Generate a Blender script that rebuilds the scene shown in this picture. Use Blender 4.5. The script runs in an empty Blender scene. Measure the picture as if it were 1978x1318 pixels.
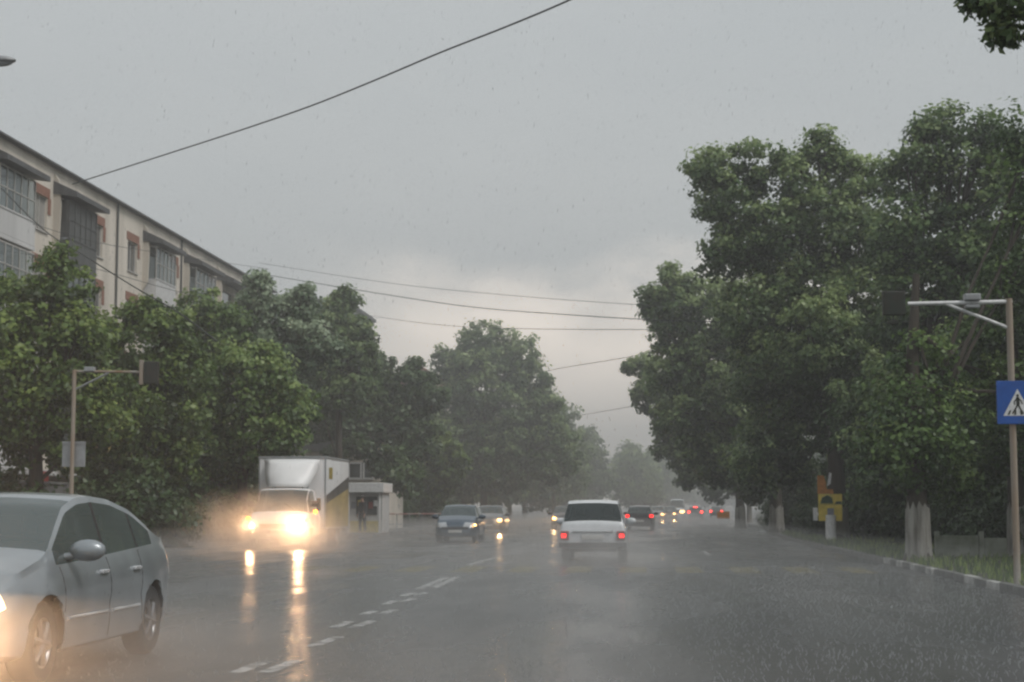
import bpy, math, random
import numpy as np
from mathutils import Vector, Matrix

random.seed(7); RNG = np.random.default_rng(7)
scene = bpy.context.scene
COL = scene.collection
PI = math.pi

# ------------------------------------------------------------------ camera
F = 3200.0; W, H = 1978.0, 1318.0; VX, VY = 1250.0, 980.0; CH = 1.33
pit = math.atan((VY - H / 2) / F)
yaw = math.atan((VX - W / 2) / F * math.cos(pit))
cam_d = bpy.data.cameras.new('camera'); cam = bpy.data.objects.new('camera', cam_d); COL.objects.link(cam)
cam.location = (0, 0, CH); cam.rotation_euler = (PI / 2 + pit, 0, yaw)
cam_d.sensor_width = 36; cam_d.lens = F / W * 36; cam_d.clip_end = 6000; cam_d.clip_start = 0.05
scene.camera = cam
_R = cam.rotation_euler.to_matrix()
def at(px, py, Y):
    """world point seen at photo pixel (px, py) at distance Y down the road"""
    d = _R @ Vector(((px - W / 2), (H / 2 - py), -F))
    return Vector((0, 0, CH)) + d * (Y / d.y)
def gx(px, Y): return at(px, VY, Y).x
def bend(Y):
    t = max(0.0, Y - 60)
    return 0.067 * t * t / (t + 40)

# ------------------------------------------------------------------ object helpers
def tag(o, label=None, cat=None, group=None, kind=None):
    if label: o['label'] = label
    if cat: o['category'] = cat
    if group: o['group'] = group
    if kind: o['kind'] = kind
    return o
def empty(name, loc, rz=0.0, label=None, cat=None, group=None):
    o = bpy.data.objects.new(name, None); COL.objects.link(o)
    o.location = loc; o.rotation_euler = (0, 0, rz); o.empty_display_size = .2
    return tag(o, label, cat, group)
def copy_tree(o, parent=None):
    c = o.copy(); COL.objects.link(c)
    if parent is not None: c.parent = parent
    for ch in [x for x in bpy.data.objects if x.parent == o]:
        copy_tree(ch, c)
    return c

class MB:
    def __init__(s): s.v = []; s.f = []; s.m = []; s.M = None
    def add(s, vs, fs, m=0):
        n = len(s.v)
        if s.M is not None: vs = [tuple(s.M @ Vector(v)) for v in vs]
        s.v += [tuple(v) for v in vs]; s.f += [tuple(i + n for i in f) for f in fs]; s.m += [m] * len(fs)
        return s
    def box(s, x0, x1, y0, y1, z0, z1, m=0, b=0.0):
        if b <= 0:
            vs = [(x0,y0,z0),(x1,y0,z0),(x1,y1,z0),(x0,y1,z0),(x0,y0,z1),(x1,y0,z1),(x1,y1,z1),(x0,y1,z1)]
            return s.add(vs, [(3,2,1,0),(4,5,6,7),(0,1,5,4),(1,2,6,5),(2,3,7,6),(3,0,4,7)], m)
        import bmesh
        bm = bmesh.new(); bmesh.ops.create_cube(bm, size=1)
        for v in bm.verts:
            v.co = Vector(((x0+x1)/2 + v.co.x*(x1-x0), (y0+y1)/2 + v.co.y*(y1-y0), (z0+z1)/2 + v.co.z*(z1-z0)))
        bmesh.ops.bevel(bm, geom=bm.edges[:], offset=b, segments=2, affect='EDGES', profile=.6)
        bm.verts.index_update()
        s.add([v.co[:] for v in bm.verts], [[v.index for v in f.verts] for f in bm.faces], m); bm.free()
        return s
    def tube(s, pts, rad, n=8, m=0, cap=True):
        pts = [Vector(p) for p in pts]
        if not hasattr(rad, '__len__'): rad = [rad] * len(pts)
        rings = []; prev = None
        for i, p in enumerate(pts):
            t = (pts[min(i+1, len(pts)-1)] - pts[max(i-1, 0)])
            t = t.normalized() if t.length > 1e-9 else Vector((0,0,1))
            if prev is None:
                a = Vector((0,0,1)) if abs(t.z) < .9 else Vector((1,0,0))
                u = t.cross(a).normalized()
            else:
                u = (prev - t * prev.dot(t)).normalized()
            prev = u; w = t.cross(u)
            rings.append([p + (u*math.cos(k*2*PI/n) + w*math.sin(k*2*PI/n)) * rad[i] for k in range(n)])
        vs = [v for r in rings for v in r]; fs = []
        for i in range(len(pts)-1):
            for k in range(n):
                fs.append((i*n+k, i*n+(k+1)%n, (i+1)*n+(k+1)%n, (i+1)*n+k))
        if cap:
            fs.append(tuple(range(n))[::-1]); fs.append(tuple((len(pts)-1)*n+k for k in range(n)))
        return s.add(vs, fs, m)
    def lathe(s, prof, n=24, m=0, M=None, ax='z'):
        """prof [(r, h)] turned about the axis"""
        vs = []
        for r, h in prof:
            for k in range(n):
                a = 2*PI*k/n; c, q = r*math.cos(a), r*math.sin(a)
                v = (c, q, h) if ax == 'z' else ((h, c, q) if ax == 'x' else (c, h, q))
                vs.append(M @ Vector(v) if M is not None else v)
        fs = []
        for i in range(len(prof)-1):
            for k in range(n): fs.append((i*n+k, i*n+(k+1)%n, (i+1)*n+(k+1)%n, (i+1)*n+k))
        return s.add(vs, fs, m)
    def prism(s, poly, axis, a, b, m=0):
        """poly in the two other axes, swept from a to b along axis"""
        n = len(poly)
        def P(u, w, t): return (t,u,w) if axis == 'x' else ((u,t,w) if axis == 'y' else (u,w,t))
        vs = [P(u,w,a) for u,w in poly] + [P(u,w,b) for u,w in poly]
        fs = [tuple(range(n))[::-1], tuple(range(n, 2*n))] + [(i,(i+1)%n,n+(i+1)%n,n+i) for i in range(n)]
        return s.add(vs, fs, m)
    def sphere(s, c, r, sc=(1,1,1), n=12, m=0):
        k = n//2; vs = [(c[0], c[1], c[2]-r*sc[2])]; fs = []
        for i in range(1, k):
            ph = -PI/2 + PI*i/k
            for j in range(n):
                vs.append((c[0]+r*sc[0]*math.cos(ph)*math.cos(2*PI*j/n), c[1]+r*sc[1]*math.cos(ph)*math.sin(2*PI*j/n), c[2]+r*sc[2]*math.sin(ph)))
        vs.append((c[0], c[1], c[2]+r*sc[2]))
        for j in range(n): fs.append((0, 1+(j+1)%n, 1+j))
        for i in range(k-2):
            for j in range(n): fs.append((1+i*n+j, 1+i*n+(j+1)%n, 1+(i+1)*n+(j+1)%n, 1+(i+1)*n+j))
        t = len(vs)-1
        for j in range(n): fs.append((t, 1+(k-2)*n+j, 1+(k-2)*n+(j+1)%n))
        return s.add(vs, fs, m)
    def build(s, name, mats, parent=None, smooth=0, fix=True, label=None):
        me = bpy.data.meshes.new(name); me.from_pydata(s.v, [], s.f)
        if not isinstance(mats, (list, tuple)): mats = [mats]
        for mt in mats: me.materials.append(mt)
        me.polygons.foreach_set('material_index', s.m)
        if fix:
            import bmesh
            bm = bmesh.new(); bm.from_mesh(me)
            bmesh.ops.remove_doubles(bm, verts=bm.verts, dist=1e-5)
            bmesh.ops.recalc_face_normals(bm, faces=bm.faces); bm.to_mesh(me); bm.free()
        if smooth:
            me.shade_smooth()
            if smooth < 180: me.set_sharp_from_angle(angle=math.radians(smooth))
        o = bpy.data.objects.new(name, me); COL.objects.link(o)
        if parent is not None: o.parent = parent
        if label: o['label'] = label
        return o

# ------------------------------------------------------------------ materials
def newmat(name):
    m = bpy.data.materials.new(name); m.use_nodes = True
    nt = m.node_tree; nt.nodes.clear()
    out = nt.nodes.new('ShaderNodeOutputMaterial')
    return m, nt, out
def N(nt, t, **k):
    n = nt.nodes.new(t)
    for a, b in k.items(): setattr(n, a, b)
    return n
def pm(name, col, rough=.6, metal=0.0, var=.2, scale=4.0, bump=0.0, bscale=None, coat=0.0, col2=None, emit=None, estr=0, spec=.5, streak=False, alpha=None):
    m, nt, out = newmat(name); L = nt.links.new
    b = N(nt, 'ShaderNodeBsdfPrincipled'); L(b.outputs[0], out.inputs[0])
    tc = N(nt, 'ShaderNodeTexCoord'); no = N(nt, 'ShaderNodeTexNoise')
    no.inputs['Scale'].default_value = scale; no.inputs['Detail'].default_value = 5
    if streak:
        mp = N(nt, 'ShaderNodeMapping'); mp.inputs['Scale'].default_value = (1, 1, .12)
        L(tc.outputs['Object'], mp.inputs[0]); L(mp.outputs[0], no.inputs['Vector'])
    else: L(tc.outputs['Object'], no.inputs['Vector'])
    r = N(nt, 'ShaderNodeValToRGB'); r.color_ramp.elements[0].position = .35; r.color_ramp.elements[1].position = .65
    c2 = col2 if col2 else [c*(1-var) for c in col]
    c1 = col if col2 else [min(1, c*(1+var*.6)) for c in col]
    r.color_ramp.elements[0].color = (*c2, 1); r.color_ramp.elements[1].color = (*c1, 1)
    L(no.outputs[0], r.inputs[0]); L(r.outputs[0], b.inputs['Base Color'])
    b.inputs['Roughness'].default_value = rough; b.inputs['Metallic'].default_value = metal
    b.inputs['Coat Weight'].default_value = coat; b.inputs['Specular IOR Level'].default_value = spec
    b.inputs['Coat Roughness'].default_value = .12
    if bump:
        n2 = N(nt, 'ShaderNodeTexNoise'); n2.inputs['Scale'].default_value = bscale or scale*6; n2.inputs['Detail'].default_value = 4
        L(tc.outputs['Object'], n2.inputs['Vector'])
        bp = N(nt, 'ShaderNodeBump'); bp.inputs['Strength'].default_value = bump; bp.inputs['Distance'].default_value = .02
        L(n2.outputs[0], bp.inputs['Height']); L(bp.outputs[0], b.inputs['Normal'])
    if emit:
        b.inputs['Emission Color'].default_value = (*emit, 1); b.inputs['Emission Strength'].default_value = estr
    return m
def glassmat(name, tint=(.35,.42,.42), op=.5, rough=.05):
    m, nt, out = newmat(name); L = nt.links.new
    g = N(nt, 'ShaderNodeBsdfGlossy'); g.inputs['Roughness'].default_value = rough; g.inputs['Color'].default_value = (.9,.95,.97,1)
    t = N(nt, 'ShaderNodeBsdfTransparent'); t.inputs[0].default_value = (*tint, 1)
    d = N(nt, 'ShaderNodeBsdfDiffuse'); d.inputs[0].default_value = (.13,.165,.165,1)
    mx0 = N(nt, 'ShaderNodeMixShader'); mx0.inputs[0].default_value = op
    L(t.outputs[0], mx0.inputs[1]); L(d.outputs[0], mx0.inputs[2])
    fr = N(nt, 'ShaderNodeFresnel'); fr.inputs[0].default_value = 1.55
    no = N(nt, 'ShaderNodeTexNoise'); no.inputs['Scale'].default_value = 40
    tc = N(nt, 'ShaderNodeTexCoord'); L(tc.outputs['Object'], no.inputs['Vector'])
    bp = N(nt, 'ShaderNodeBump'); bp.inputs['Strength'].default_value = .12; bp.inputs['Distance'].default_value = .005
    L(no.outputs[0], bp.inputs['Height']); L(bp.outputs[0], g.inputs['Normal'])
    mx = N(nt, 'ShaderNodeMixShader'); L(fr.outputs[0], mx.inputs[0]); L(mx0.outputs[0], mx.inputs[1]); L(g.outputs[0], mx.inputs[2])
    L(mx.outputs[0], out.inputs[0]); return m
def emat(name, col, s):
    m, nt, out = newmat(name)
    e = N(nt, 'ShaderNodeEmission'); e.inputs[0].default_value = (*col, 1); e.inputs[1].default_value = s
    nt.links.new(e.outputs[0], out.inputs[0]); return m
def leafmat(name, c1, c2, c3, trans=.35):
    m, nt, out = newmat(name); L = nt.links.new
    at_ = N(nt, 'ShaderNodeAttribute'); at_.attribute_name = 'tint'
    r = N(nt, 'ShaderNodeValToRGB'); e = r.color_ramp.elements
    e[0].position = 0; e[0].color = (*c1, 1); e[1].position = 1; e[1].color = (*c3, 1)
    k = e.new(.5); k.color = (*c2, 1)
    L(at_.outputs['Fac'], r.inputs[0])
    b = N(nt, 'ShaderNodeBsdfPrincipled'); b.inputs['Roughness'].default_value = .42; b.inputs['Specular IOR Level'].default_value = .45
    L(r.outputs[0], b.inputs['Base Color'])
    t = N(nt, 'ShaderNodeBsdfTranslucent'); L(r.outputs[0], t.inputs[0])
    mx = N(nt, 'ShaderNodeMixShader'); mx.inputs[0].default_value = trans
    L(b.outputs[0], mx.inputs[1]); L(t.outputs[0], mx.inputs[2]); L(mx.outputs[0], out.inputs[0])
    return m

M = {}
M['silver'] = pm('silver_paint', (.29,.325,.35), .33, .4, .14, 2.2, coat=.8, bump=.10, bscale=55)
M['white_paint'] = pm('white_paint', (.66,.68,.70), .35, 0, .08, 3, coat=.4)
M['truck_white'] = pm('truck_white', (.80,.80,.80), .4, 0, .10, 1.5, coat=.2, streak=True)
M['blue_paint'] = pm('blue_grey_paint', (.055,.085,.12), .3, .2, .1, 3, coat=.7)
M['dark_paint'] = pm('dark_paint', (.02,.02,.025), .3, .1, .1, 3, coat=.7)
M['grey_paint'] = pm('grey_paint', (.16,.17,.18), .3, .2, .1, 3, coat=.7)
M['red_paint'] = pm('red_paint', (.22,.02,.02), .3, .1, .1, 3, coat=.7)
M['black'] = pm('black_plastic', (.018,.018,.02), .55, 0, .2, 8)
M['rubber'] = pm('tyre_rubber', (.02,.02,.02), .6, 0, .2, 20, bump=.2)
M['rim'] = pm('wheel_metal', (.28,.28,.29), .35, .8, .15, 10)
M['chrome'] = pm('bright_trim', (.75,.76,.78), .25, .6, .05, 8)
M['seat'] = pm('seat_cloth', (.05,.048,.045), .9, 0, .2, 20)
M['glass'] = glassmat('car_glass', (.30,.36,.36), .45)
M['glass_clear'] = glassmat('car_glass_clear', (.70,.75,.75), .22)
M['plate'] = pm('number_plate', (.6,.6,.58), .5, 0, .1, 20)
M['lamp_off'] = pm('lamp_lens', (.5,.52,.54), .15, .2, .2, 30, coat=1)
M['head_on'] = emat('headlight_lit', (1,.60,.27), 110)
M['head_warm'] = emat('headlight_lit_orange', (1,.50,.16), 16)
M['head_dim'] = emat('headlight_lit_far', (1,.50,.15), 11)
M['head_side'] = pm('headlight_lit_near', (.5,.42,.35), .12, .3, .5, 9, coat=1, emit=(1,.62,.34), estr=4)
M['tail_on'] = emat('taillight_lit', (1,.016,.014), 4)
M['tail_off'] = pm('taillight_lens', (.25,.02,.02), .2, 0, .2, 30, coat=1)
M['amber'] = emat('amber_lamp_lit', (1,.30,.015), 9)
M['rust'] = pm('rusty_painted_steel', (.38,.38,.35), .6, .1, .2, 2.2, col2=(.27,.17,.10), bump=.3, streak=True)
M['steel'] = pm('galvanised_steel', (.30,.31,.32), .5, .5, .2, 6)
M['sign_back'] = pm('sign_back', (.34,.35,.36), .5, .4, .15, 5)
M['white_sign'] = pm('white_sign', (.70,.70,.70), .5, 0, .15, 10)
M['blue_sign'] = pm('blue_sign', (.012,.085,.36), .35, 0, .15, 6)
M['dark_box'] = pm('dark_sign_box', (.014,.022,.014), .5, 0, .4, 6, col2=(.022,.018,.012))
M['wall'] = pm('beige_render', (.74,.68,.60), .9, 0, .12, .7, bump=.2, streak=True, col2=(.54,.495,.43))
M['wall_white'] = pm('white_render', (.56,.56,.56), .85, 0, .15, 1.1, streak=True)
M['wall_grey'] = pm('grey_render', (.20,.20,.20), .85, 0, .2, 1.5, streak=True)
M['brick'] = pm('brick_red', (.27,.13,.09), .85, 0, .25, 14)
M['canopy'] = pm('dark_sheet_roof', (.085,.088,.092), .6, .2, .25, 4, streak=True)
M['sheet'] = pm('grey_sheet', (.085,.09,.09), .6, .2, .3, 5, streak=True)
M['rail_panel'] = pm('balcony_panel', (.60,.60,.60), .7, 0, .15, 3)
M['wood_frame'] = pm('window_frame_paint', (.45,.44,.42), .6, 0, .15, 8)
M['win_dark'] = pm('window_glass', (.05,.06,.065), .12, 0, .4, 1.5, coat=1)
M['curtain'] = pm('curtain', (.32,.31,.29), .9, 0, .2, 5, streak=True)
M['roof_red'] = pm('red_tiles', (.20,.06,.04), .8, 0, .3, 5, bump=.4)
M['bark'] = pm('bark', (.06,.05,.038), .9, 0, .35, 6, bump=.7, streak=True)
M['whitewash'] = pm('whitewashed_bark', (.36,.35,.32), .9, 0, .3, 7, bump=.7, streak=True, col2=(.13,.12,.105))
M['kerb'] = pm('kerb_concrete', (.13,.13,.125), .7, 0, .3, 5)
M['kerb_white'] = pm('kerb_whitewash', (.52,.52,.50), .7, 0, .35, 3.5, col2=(.20,.20,.19))
M['concrete'] = pm('concrete', (.20,.20,.185), .8, 0, .3, 4, bump=.3)
M['yellow'] = pm('yellow_panel', (.66,.50,.08), .5, 0, .2, 4)
M['truck_print'] = pm('mustard_side_print', (.34,.27,.11), .5, 0, .3, 1.2)
M['fence'] = pm('mossy_concrete', (.30,.31,.27), .8, 0, .35, 3, bump=.3, col2=(.17,.19,.14))
M['orange'] = pm('orange_print', (.45,.17,.02), .5, 0, .2, 7)
M['green_print'] = pm('dark_green_print', (.03,.07,.03), .5, 0, .3, 9)
M['grey_print'] = pm('grey_print', (.22,.23,.27), .5, 0, .3, 9)
M['purple'] = pm('purple_sign', (.07,.05,.20), .5, 0, .2, 5)
M['red_sign'] = pm('red_sign', (.25,.03,.03), .5, 0, .2, 5)
M['skin'] = pm('skin', (.40,.24,.17), .6, 0, .1, 10)
M['hair'] = pm('hair', (.03,.02,.015), .7, 0, .2, 30)
M['wire'] = pm('cable', (.03,.035,.035), .6, 0, .1, 10)
for nm, c in dict(coat_dark=(.03,.03,.035), coat_blue=(.05,.07,.16), coat_white=(.55,.56,.60), trousers=(.03,.035,.05), jeans=(.06,.09,.18), coat_red=(.25,.05,.04), skirt=(.20,.28,.42)).items():
    M[nm] = pm(nm, c, .85, 0, .2, 12)
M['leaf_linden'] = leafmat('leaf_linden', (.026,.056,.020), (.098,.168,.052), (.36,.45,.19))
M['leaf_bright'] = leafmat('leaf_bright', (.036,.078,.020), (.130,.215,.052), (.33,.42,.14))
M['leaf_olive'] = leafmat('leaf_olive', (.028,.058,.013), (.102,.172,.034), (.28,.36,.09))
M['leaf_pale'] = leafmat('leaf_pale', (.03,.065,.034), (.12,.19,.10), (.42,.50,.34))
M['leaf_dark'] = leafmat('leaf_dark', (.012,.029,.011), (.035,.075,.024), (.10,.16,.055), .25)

# wet asphalt
def asphalt():
    m, nt, out = newmat('wet_asphalt'); L = nt.links.new
    b = N(nt, 'ShaderNodeBsdfPrincipled'); L(b.outputs[0], out.inputs[0])
    tc = N(nt, 'ShaderNodeTexCoord')
    big = N(nt, 'ShaderNodeTexNoise'); big.inputs['Scale'].default_value = .35; big.inputs['Detail'].default_value = 6
    mp = N(nt, 'ShaderNodeMapping'); mp.inputs['Scale'].default_value = (1.6, .35, 1); L(tc.outputs['Object'], mp.inputs[0]); L(mp.outputs[0], big.inputs['Vector'])
    fine = N(nt, 'ShaderNodeTexNoise'); fine.inputs['Scale'].default_value = 60; fine.inputs['Detail'].default_value = 3; L(tc.outputs['Object'], fine.inputs['Vector'])
    r = N(nt, 'ShaderNodeValToRGB'); r.color_ramp.elements[0].color = (.022,.023,.024,1); r.color_ramp.elements[1].color = (.075,.075,.072,1)
    r.color_ramp.elements[0].position = .3; r.color_ramp.elements[1].position = .7
    mxx = N(nt, 'ShaderNodeMath', operation='MULTIPLY_ADD'); mxx.inputs[1].default_value = .5; L(fine.outputs[0], mxx.inputs[0])
    mm = N(nt, 'ShaderNodeMath', operation='MULTIPLY'); mm.inputs[1].default_value = .55; L(big.outputs[0], mm.inputs[0]); L(mm.outputs[0], mxx.inputs[2])
    L(mxx.outputs[0], r.inputs[0]); L(r.outputs[0], b.inputs['Base Color'])
    rr = N(nt, 'ShaderNodeMapRange'); rr.inputs['From Min'].default_value = .35; rr.inputs['From Max'].default_value = .65
    rr.inputs['To Min'].default_value = .12; rr.inputs['To Max'].default_value = .42; L(big.outputs[0], rr.inputs['Value']); L(rr.outputs[0], b.inputs['Roughness'])
    drops = N(nt, 'ShaderNodeTexVoronoi'); drops.inputs['Scale'].default_value = 14; L(tc.outputs['Object'], drops.inputs['Vector'])
    n3 = N(nt, 'ShaderNodeTexNoise'); n3.inputs['Scale'].default_value = 9; n3.inputs['Detail'].default_value = 4; L(tc.outputs['Object'], n3.inputs['Vector'])
    ad = N(nt, 'ShaderNodeMath', operation='ADD'); L(drops.outputs['Distance'], ad.inputs[0]); L(n3.outputs[0], ad.inputs[1])
    bp = N(nt, 'ShaderNodeBump'); bp.inputs['Strength'].default_value = .75; bp.inputs['Distance'].default_value = .006
    L(ad.outputs[0], bp.inputs['Height']); L(bp.outputs[0], b.inputs['Normal'])
    b.inputs['IOR'].default_value = 1.33; b.inputs['Specular IOR Level'].default_value = .5
    return m
M['asphalt'] = asphalt()
def worn(name, c, op):
    """painted line worn through to the asphalt below"""
    m, nt, out = newmat(name); L = nt.links.new
    b = N(nt, 'ShaderNodeBsdfPrincipled'); b.inputs['Base Color'].default_value = (*c, 1); b.inputs['Roughness'].default_value = .3
    t = N(nt, 'ShaderNodeBsdfTransparent'); mx = N(nt, 'ShaderNodeMixShader')
    tc = N(nt, 'ShaderNodeTexCoord'); no = N(nt, 'ShaderNodeTexNoise'); no.inputs['Scale'].default_value = 5; no.inputs['Detail'].default_value = 8
    L(tc.outputs['Object'], no.inputs['Vector'])
    r = N(nt, 'ShaderNodeMapRange'); r.inputs['From Min'].default_value = .38; r.inputs['From Max'].default_value = .6
    r.inputs['To Max'].default_value = op; r.inputs['To Min'].default_value = op*.25
    L(no.outputs[0], r.inputs['Value']); L(r.outputs[0], mx.inputs[0]); L(t.outputs[0], mx.inputs[1]); L(b.outputs[0], mx.inputs[2]); L(mx.outputs[0], out.inputs[0])
    return m
M['line_white'] = worn('worn_white_line', (.60,.60,.59), .8)
M['line_yellow'] = worn('worn_yellow_line', (.42,.35,.13), .45)
M['grass'] = pm('grass_soil', (.032,.04,.016), .9, 0, .4, 2.5, bump=.8, bscale=40, col2=(.03,.034,.018))
M['pavement'] = pm('pavement_slabs', (.12,.12,.115), .45, 0, .25, 2, bump=.3)

# ------------------------------------------------------------------ world, sun, haze
world = bpy.data.worlds.new('World'); scene.world = world; world.use_nodes = True
nt = world.node_tree; nt.nodes.clear(); L = nt.links.new
SUN_EL, SUN_AZ = math.radians(50), math.radians(118)       # azimuth from +Y towards +X
wo = N(nt, 'ShaderNodeOutputWorld'); bg = N(nt, 'ShaderNodeBackground'); bg.inputs[1].default_value = .1; L(bg.outputs[0], wo.inputs[0])
sky = N(nt, 'ShaderNodeTexSky'); sky.sky_type = 'NISHITA'; sky.sun_disc = False; sky.sun_elevation = SUN_EL; sky.sun_rotation = SUN_AZ
sky.dust_density = 6; sky.air_density = 2
tc = N(nt, 'ShaderNodeTexCoord'); sx = N(nt, 'ShaderNodeSeparateXYZ'); L(tc.outputs['Generated'], sx.inputs[0])
def wn(scale, det, sc):
    mp = N(nt, 'ShaderNodeMapping'); mp.inputs['Scale'].default_value = sc; L(tc.outputs['Generated'], mp.inputs[0])
    n = N(nt, 'ShaderNodeTexNoise'); n.inputs['Scale'].default_value = scale; n.inputs['Detail'].default_value = det; n.inputs['Roughness'].default_value = .55
    L(mp.outputs[0], n.inputs['Vector']); return n
n1 = wn(3.0, 6, (1,1,2.6)); n2 = wn(11, 5, (1,1,2.0))
# height of the cloud base edge, broken up by noise
hh = N(nt, 'ShaderNodeMath', operation='MULTIPLY_ADD'); hh.inputs[1].default_value = .10; L(n2.outputs[0], hh.inputs[0]); L(sx.outputs[2], hh.inputs[2])
hr = N(nt, 'ShaderNodeMapRange'); hr.interpolation_type = 'SMOOTHSTEP'; hr.inputs['From Min'].default_value = .135; hr.inputs['From Max'].default_value = .215; hr.inputs['To Min'].default_value = 1; hr.inputs['To Max'].default_value = 0
L(hh.outputs[0], hr.inputs['Value'])
az = N(nt, 'ShaderNodeVectorMath', operation='DOT_PRODUCT'); az.inputs[1].default_value = Vector((-.015, .995, .09)).normalized(); L(tc.outputs['Generated'], az.inputs[0])
ar = N(nt, 'ShaderNodeMapRange'); ar.interpolation_type = 'SMOOTHSTEP'; ar.inputs['From Min'].default_value = .974; ar.inputs['From Max'].default_value = 1.0; L(az.outputs['Value'], ar.inputs['Value'])
gl = N(nt, 'ShaderNodeMath', operation='MULTIPLY'); L(hr.outputs[0], gl.inputs[0]); L(ar.outputs[0], gl.inputs[1])
cr = N(nt, 'ShaderNodeValToRGB'); cr.color_ramp.elements[0].position = .3; cr.color_ramp.elements[0].color = (.425,.455,.472,1)
cr.color_ramp.elements[1].position = .72; cr.color_ramp.elements[1].color = (.49,.512,.52,1); L(n1.outputs[0], cr.inputs[0])
mg = N(nt, 'ShaderNodeMix'); mg.data_type = 'RGBA'; L(gl.outputs[0], mg.inputs['Factor']); L(cr.outputs[0], mg.inputs[6]); mg.inputs[7].default_value = (1.55,1.36,1.18,1)
vs_ = N(nt, 'ShaderNodeVectorMath', operation='SCALE'); vs_.inputs['Scale'].default_value = 11.6; L(mg.outputs[2], vs_.inputs[0])
mk = N(nt, 'ShaderNodeMix'); mk.data_type = 'RGBA'; mk.inputs['Factor'].default_value = .94
L(sky.outputs[0], mk.inputs[6]); L(vs_.outputs[0], mk.inputs[7]); L(mk.outputs[2], bg.inputs[0])

sd = bpy.data.lights.new('sun', 'SUN'); sd.energy = 1.5; sd.angle = math.radians(25); sd.color = (1,.97,.93)
so = bpy.data.objects.new('sun', sd); COL.objects.link(so)
sdir = Vector((math.sin(SUN_AZ)*math.cos(SUN_EL), math.cos(SUN_AZ)*math.cos(SUN_EL), math.sin(SUN_EL)))
so.rotation_euler = (-sdir).to_track_quat('-Z', 'Y').to_euler(); so.location = (0,0,40)

def volmat(name, dens, g=.35, col=(.95,.96,.97)):
    m, nt, out = newmat(name)
    v = N(nt, 'ShaderNodeVolumeScatter'); v.inputs['Color'].default_value = (*col, 1); v.inputs['Density'].default_value = dens; v.inputs['Anisotropy'].default_value = g
    nt.links.new(v.outputs[0], out.inputs['Volume']); return m
def volbox(name, b, mt, label, cat):
    mb = MB(); mb.box(*b); o = mb.build(name, mt); tag(o, label, cat, kind='stuff'); return o
volbox('rain_haze', (-260, 260, 62, 900, -.6, 42), volmat('far_rain_haze', .0036, .5, (.99,.99,.99)), 'grey curtain of rain haze over the far road', 'haze')
volbox('road_mist', (-14.5, 5.0, 6, 400, -.4, .75), volmat('road_mist', .016, .45), 'low spray hanging over the wet road surface', 'mist')
volbox('rain_mist', (-40, 30, .5, 61.5, -.5, 18), volmat('near_rain_mist', .0017, .3), 'thin rain mist over the near junction', 'mist')

# ------------------------------------------------------------------ ground, road, kerbs
def strip(name, xa, xb, ys, z, mt, label, kind='structure', follow=True):
    mb = MB(); vs = []; fs = []
    for y in ys:
        b = bend(y) if follow else 0
        a_ = xa(y) if callable(xa) else xa; b_ = xb(y) if callable(xb) else xb
        vs += [(a_ + b, y, z), (b_ + b, y, z)]
    for i in range(len(ys)-1): fs.append((2*i, 2*i+1, 2*i+3, 2*i+2))
    mb.add(vs, fs); o = mb.build(name, mt); tag(o, label, None, kind=kind); return o
YS = [-30] + [i*6.0 for i in range(0, 20)] + [120 + i*20 for i in range(1, 45)]
RL, RR = -12.8, 5.6
mb = MB(); mb.add([(-3000,-400,-.06),(3000,-400,-.06),(3000,5000,-.06),(-3000,5000,-.06)], [(0,1,2,3)])
tag(mb.build('ground', M['grass']), 'flat ground around the street', None, kind='structure')
rl = lambda y: RL + min(3.0, max(0, (y-95)*.06))
strip('road', rl, RR, YS, 0.0, M['asphalt'], 'wet grey asphalt road')
# pavements and verge as raised solids
def raised(name, xa, xb, z, mt, label):
    mb = MB(); vs = []; fs = []
    for y in YS:
        b = bend(y); a_ = xa(y) if callable(xa) else xa; b_ = xb(y) if callable(xb) else xb
        vs += [(a_+b, y, -.05), (a_+b, y, z), (b_+b, y, z), (b_+b, y, -.05)]
    for i in range(len(YS)-1):
        for k in range(3): fs.append((4*i+k, 4*i+4+k, 4*i+5+k, 4*i+1+k))
    mb.add(vs, fs); tag(mb.build(name, mt), label, None, kind='structure')
raised('pavement', -60, lambda y: rl(y)-.16, .12, M['pavement'], 'wet paved pavement in front of the apartment block')
raised('grass_verge', RR+.16, 80, .10, M['grass'], 'grassy verge under the tall trees')
# kerbs: right kerb of separate stones, painted and plain; left kerb one band
def kerbrun(name, x, mt, ys, label):
    mb = MB()
    for a, b in ys:
        mb.M = Matrix.Translation((x(a)+bend((a+b)/2), 0, 0))
        mb.box(-.07, .07, a, b, -.03, .13, 0, .015)
    mb.M = None
    return tag(mb.build(name, mt, smooth=30), label, None, kind='structure')
grp = 'kerb stones along the verge'
prev = None
for i in range(-3, 55):
    y = 9.2 + i*2.02
    for nm, mt, off in (('painted', M['kerb_white'], 0.0), ('plain', M['kerb'], 1.01)):
        a = y + off
        mb = MB(); mb.M = Matrix.Translation((RR+.085+bend(a), a, 0)) @ Matrix.Rotation(random.uniform(-.012,.012), 4, 'Z')
        mb.box(-.07, .07, .012, .998, -.03, .125 + random.uniform(-.012,.012), 0, .018)
        wh = off == 0 and y < 40 and i not in (1, 5, 8, 11)
        if not wh: mt = M['kerb']
        o = mb.build('kerb_stone', mt, smooth=30)
        tag(o, 'white painted stone of the striped kerb beside the verge' if wh else 'bare grey stone of the striped kerb beside the verge', 'kerb stone', ('white painted ' if wh else 'bare grey ') + grp)
kerbrun('kerb', lambda y: rl(y)-.08, M['kerb'], [(-20+i*4.0, -16.02+i*4.0) for i in range(100)], 'grey kerb along the left pavement')

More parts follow.
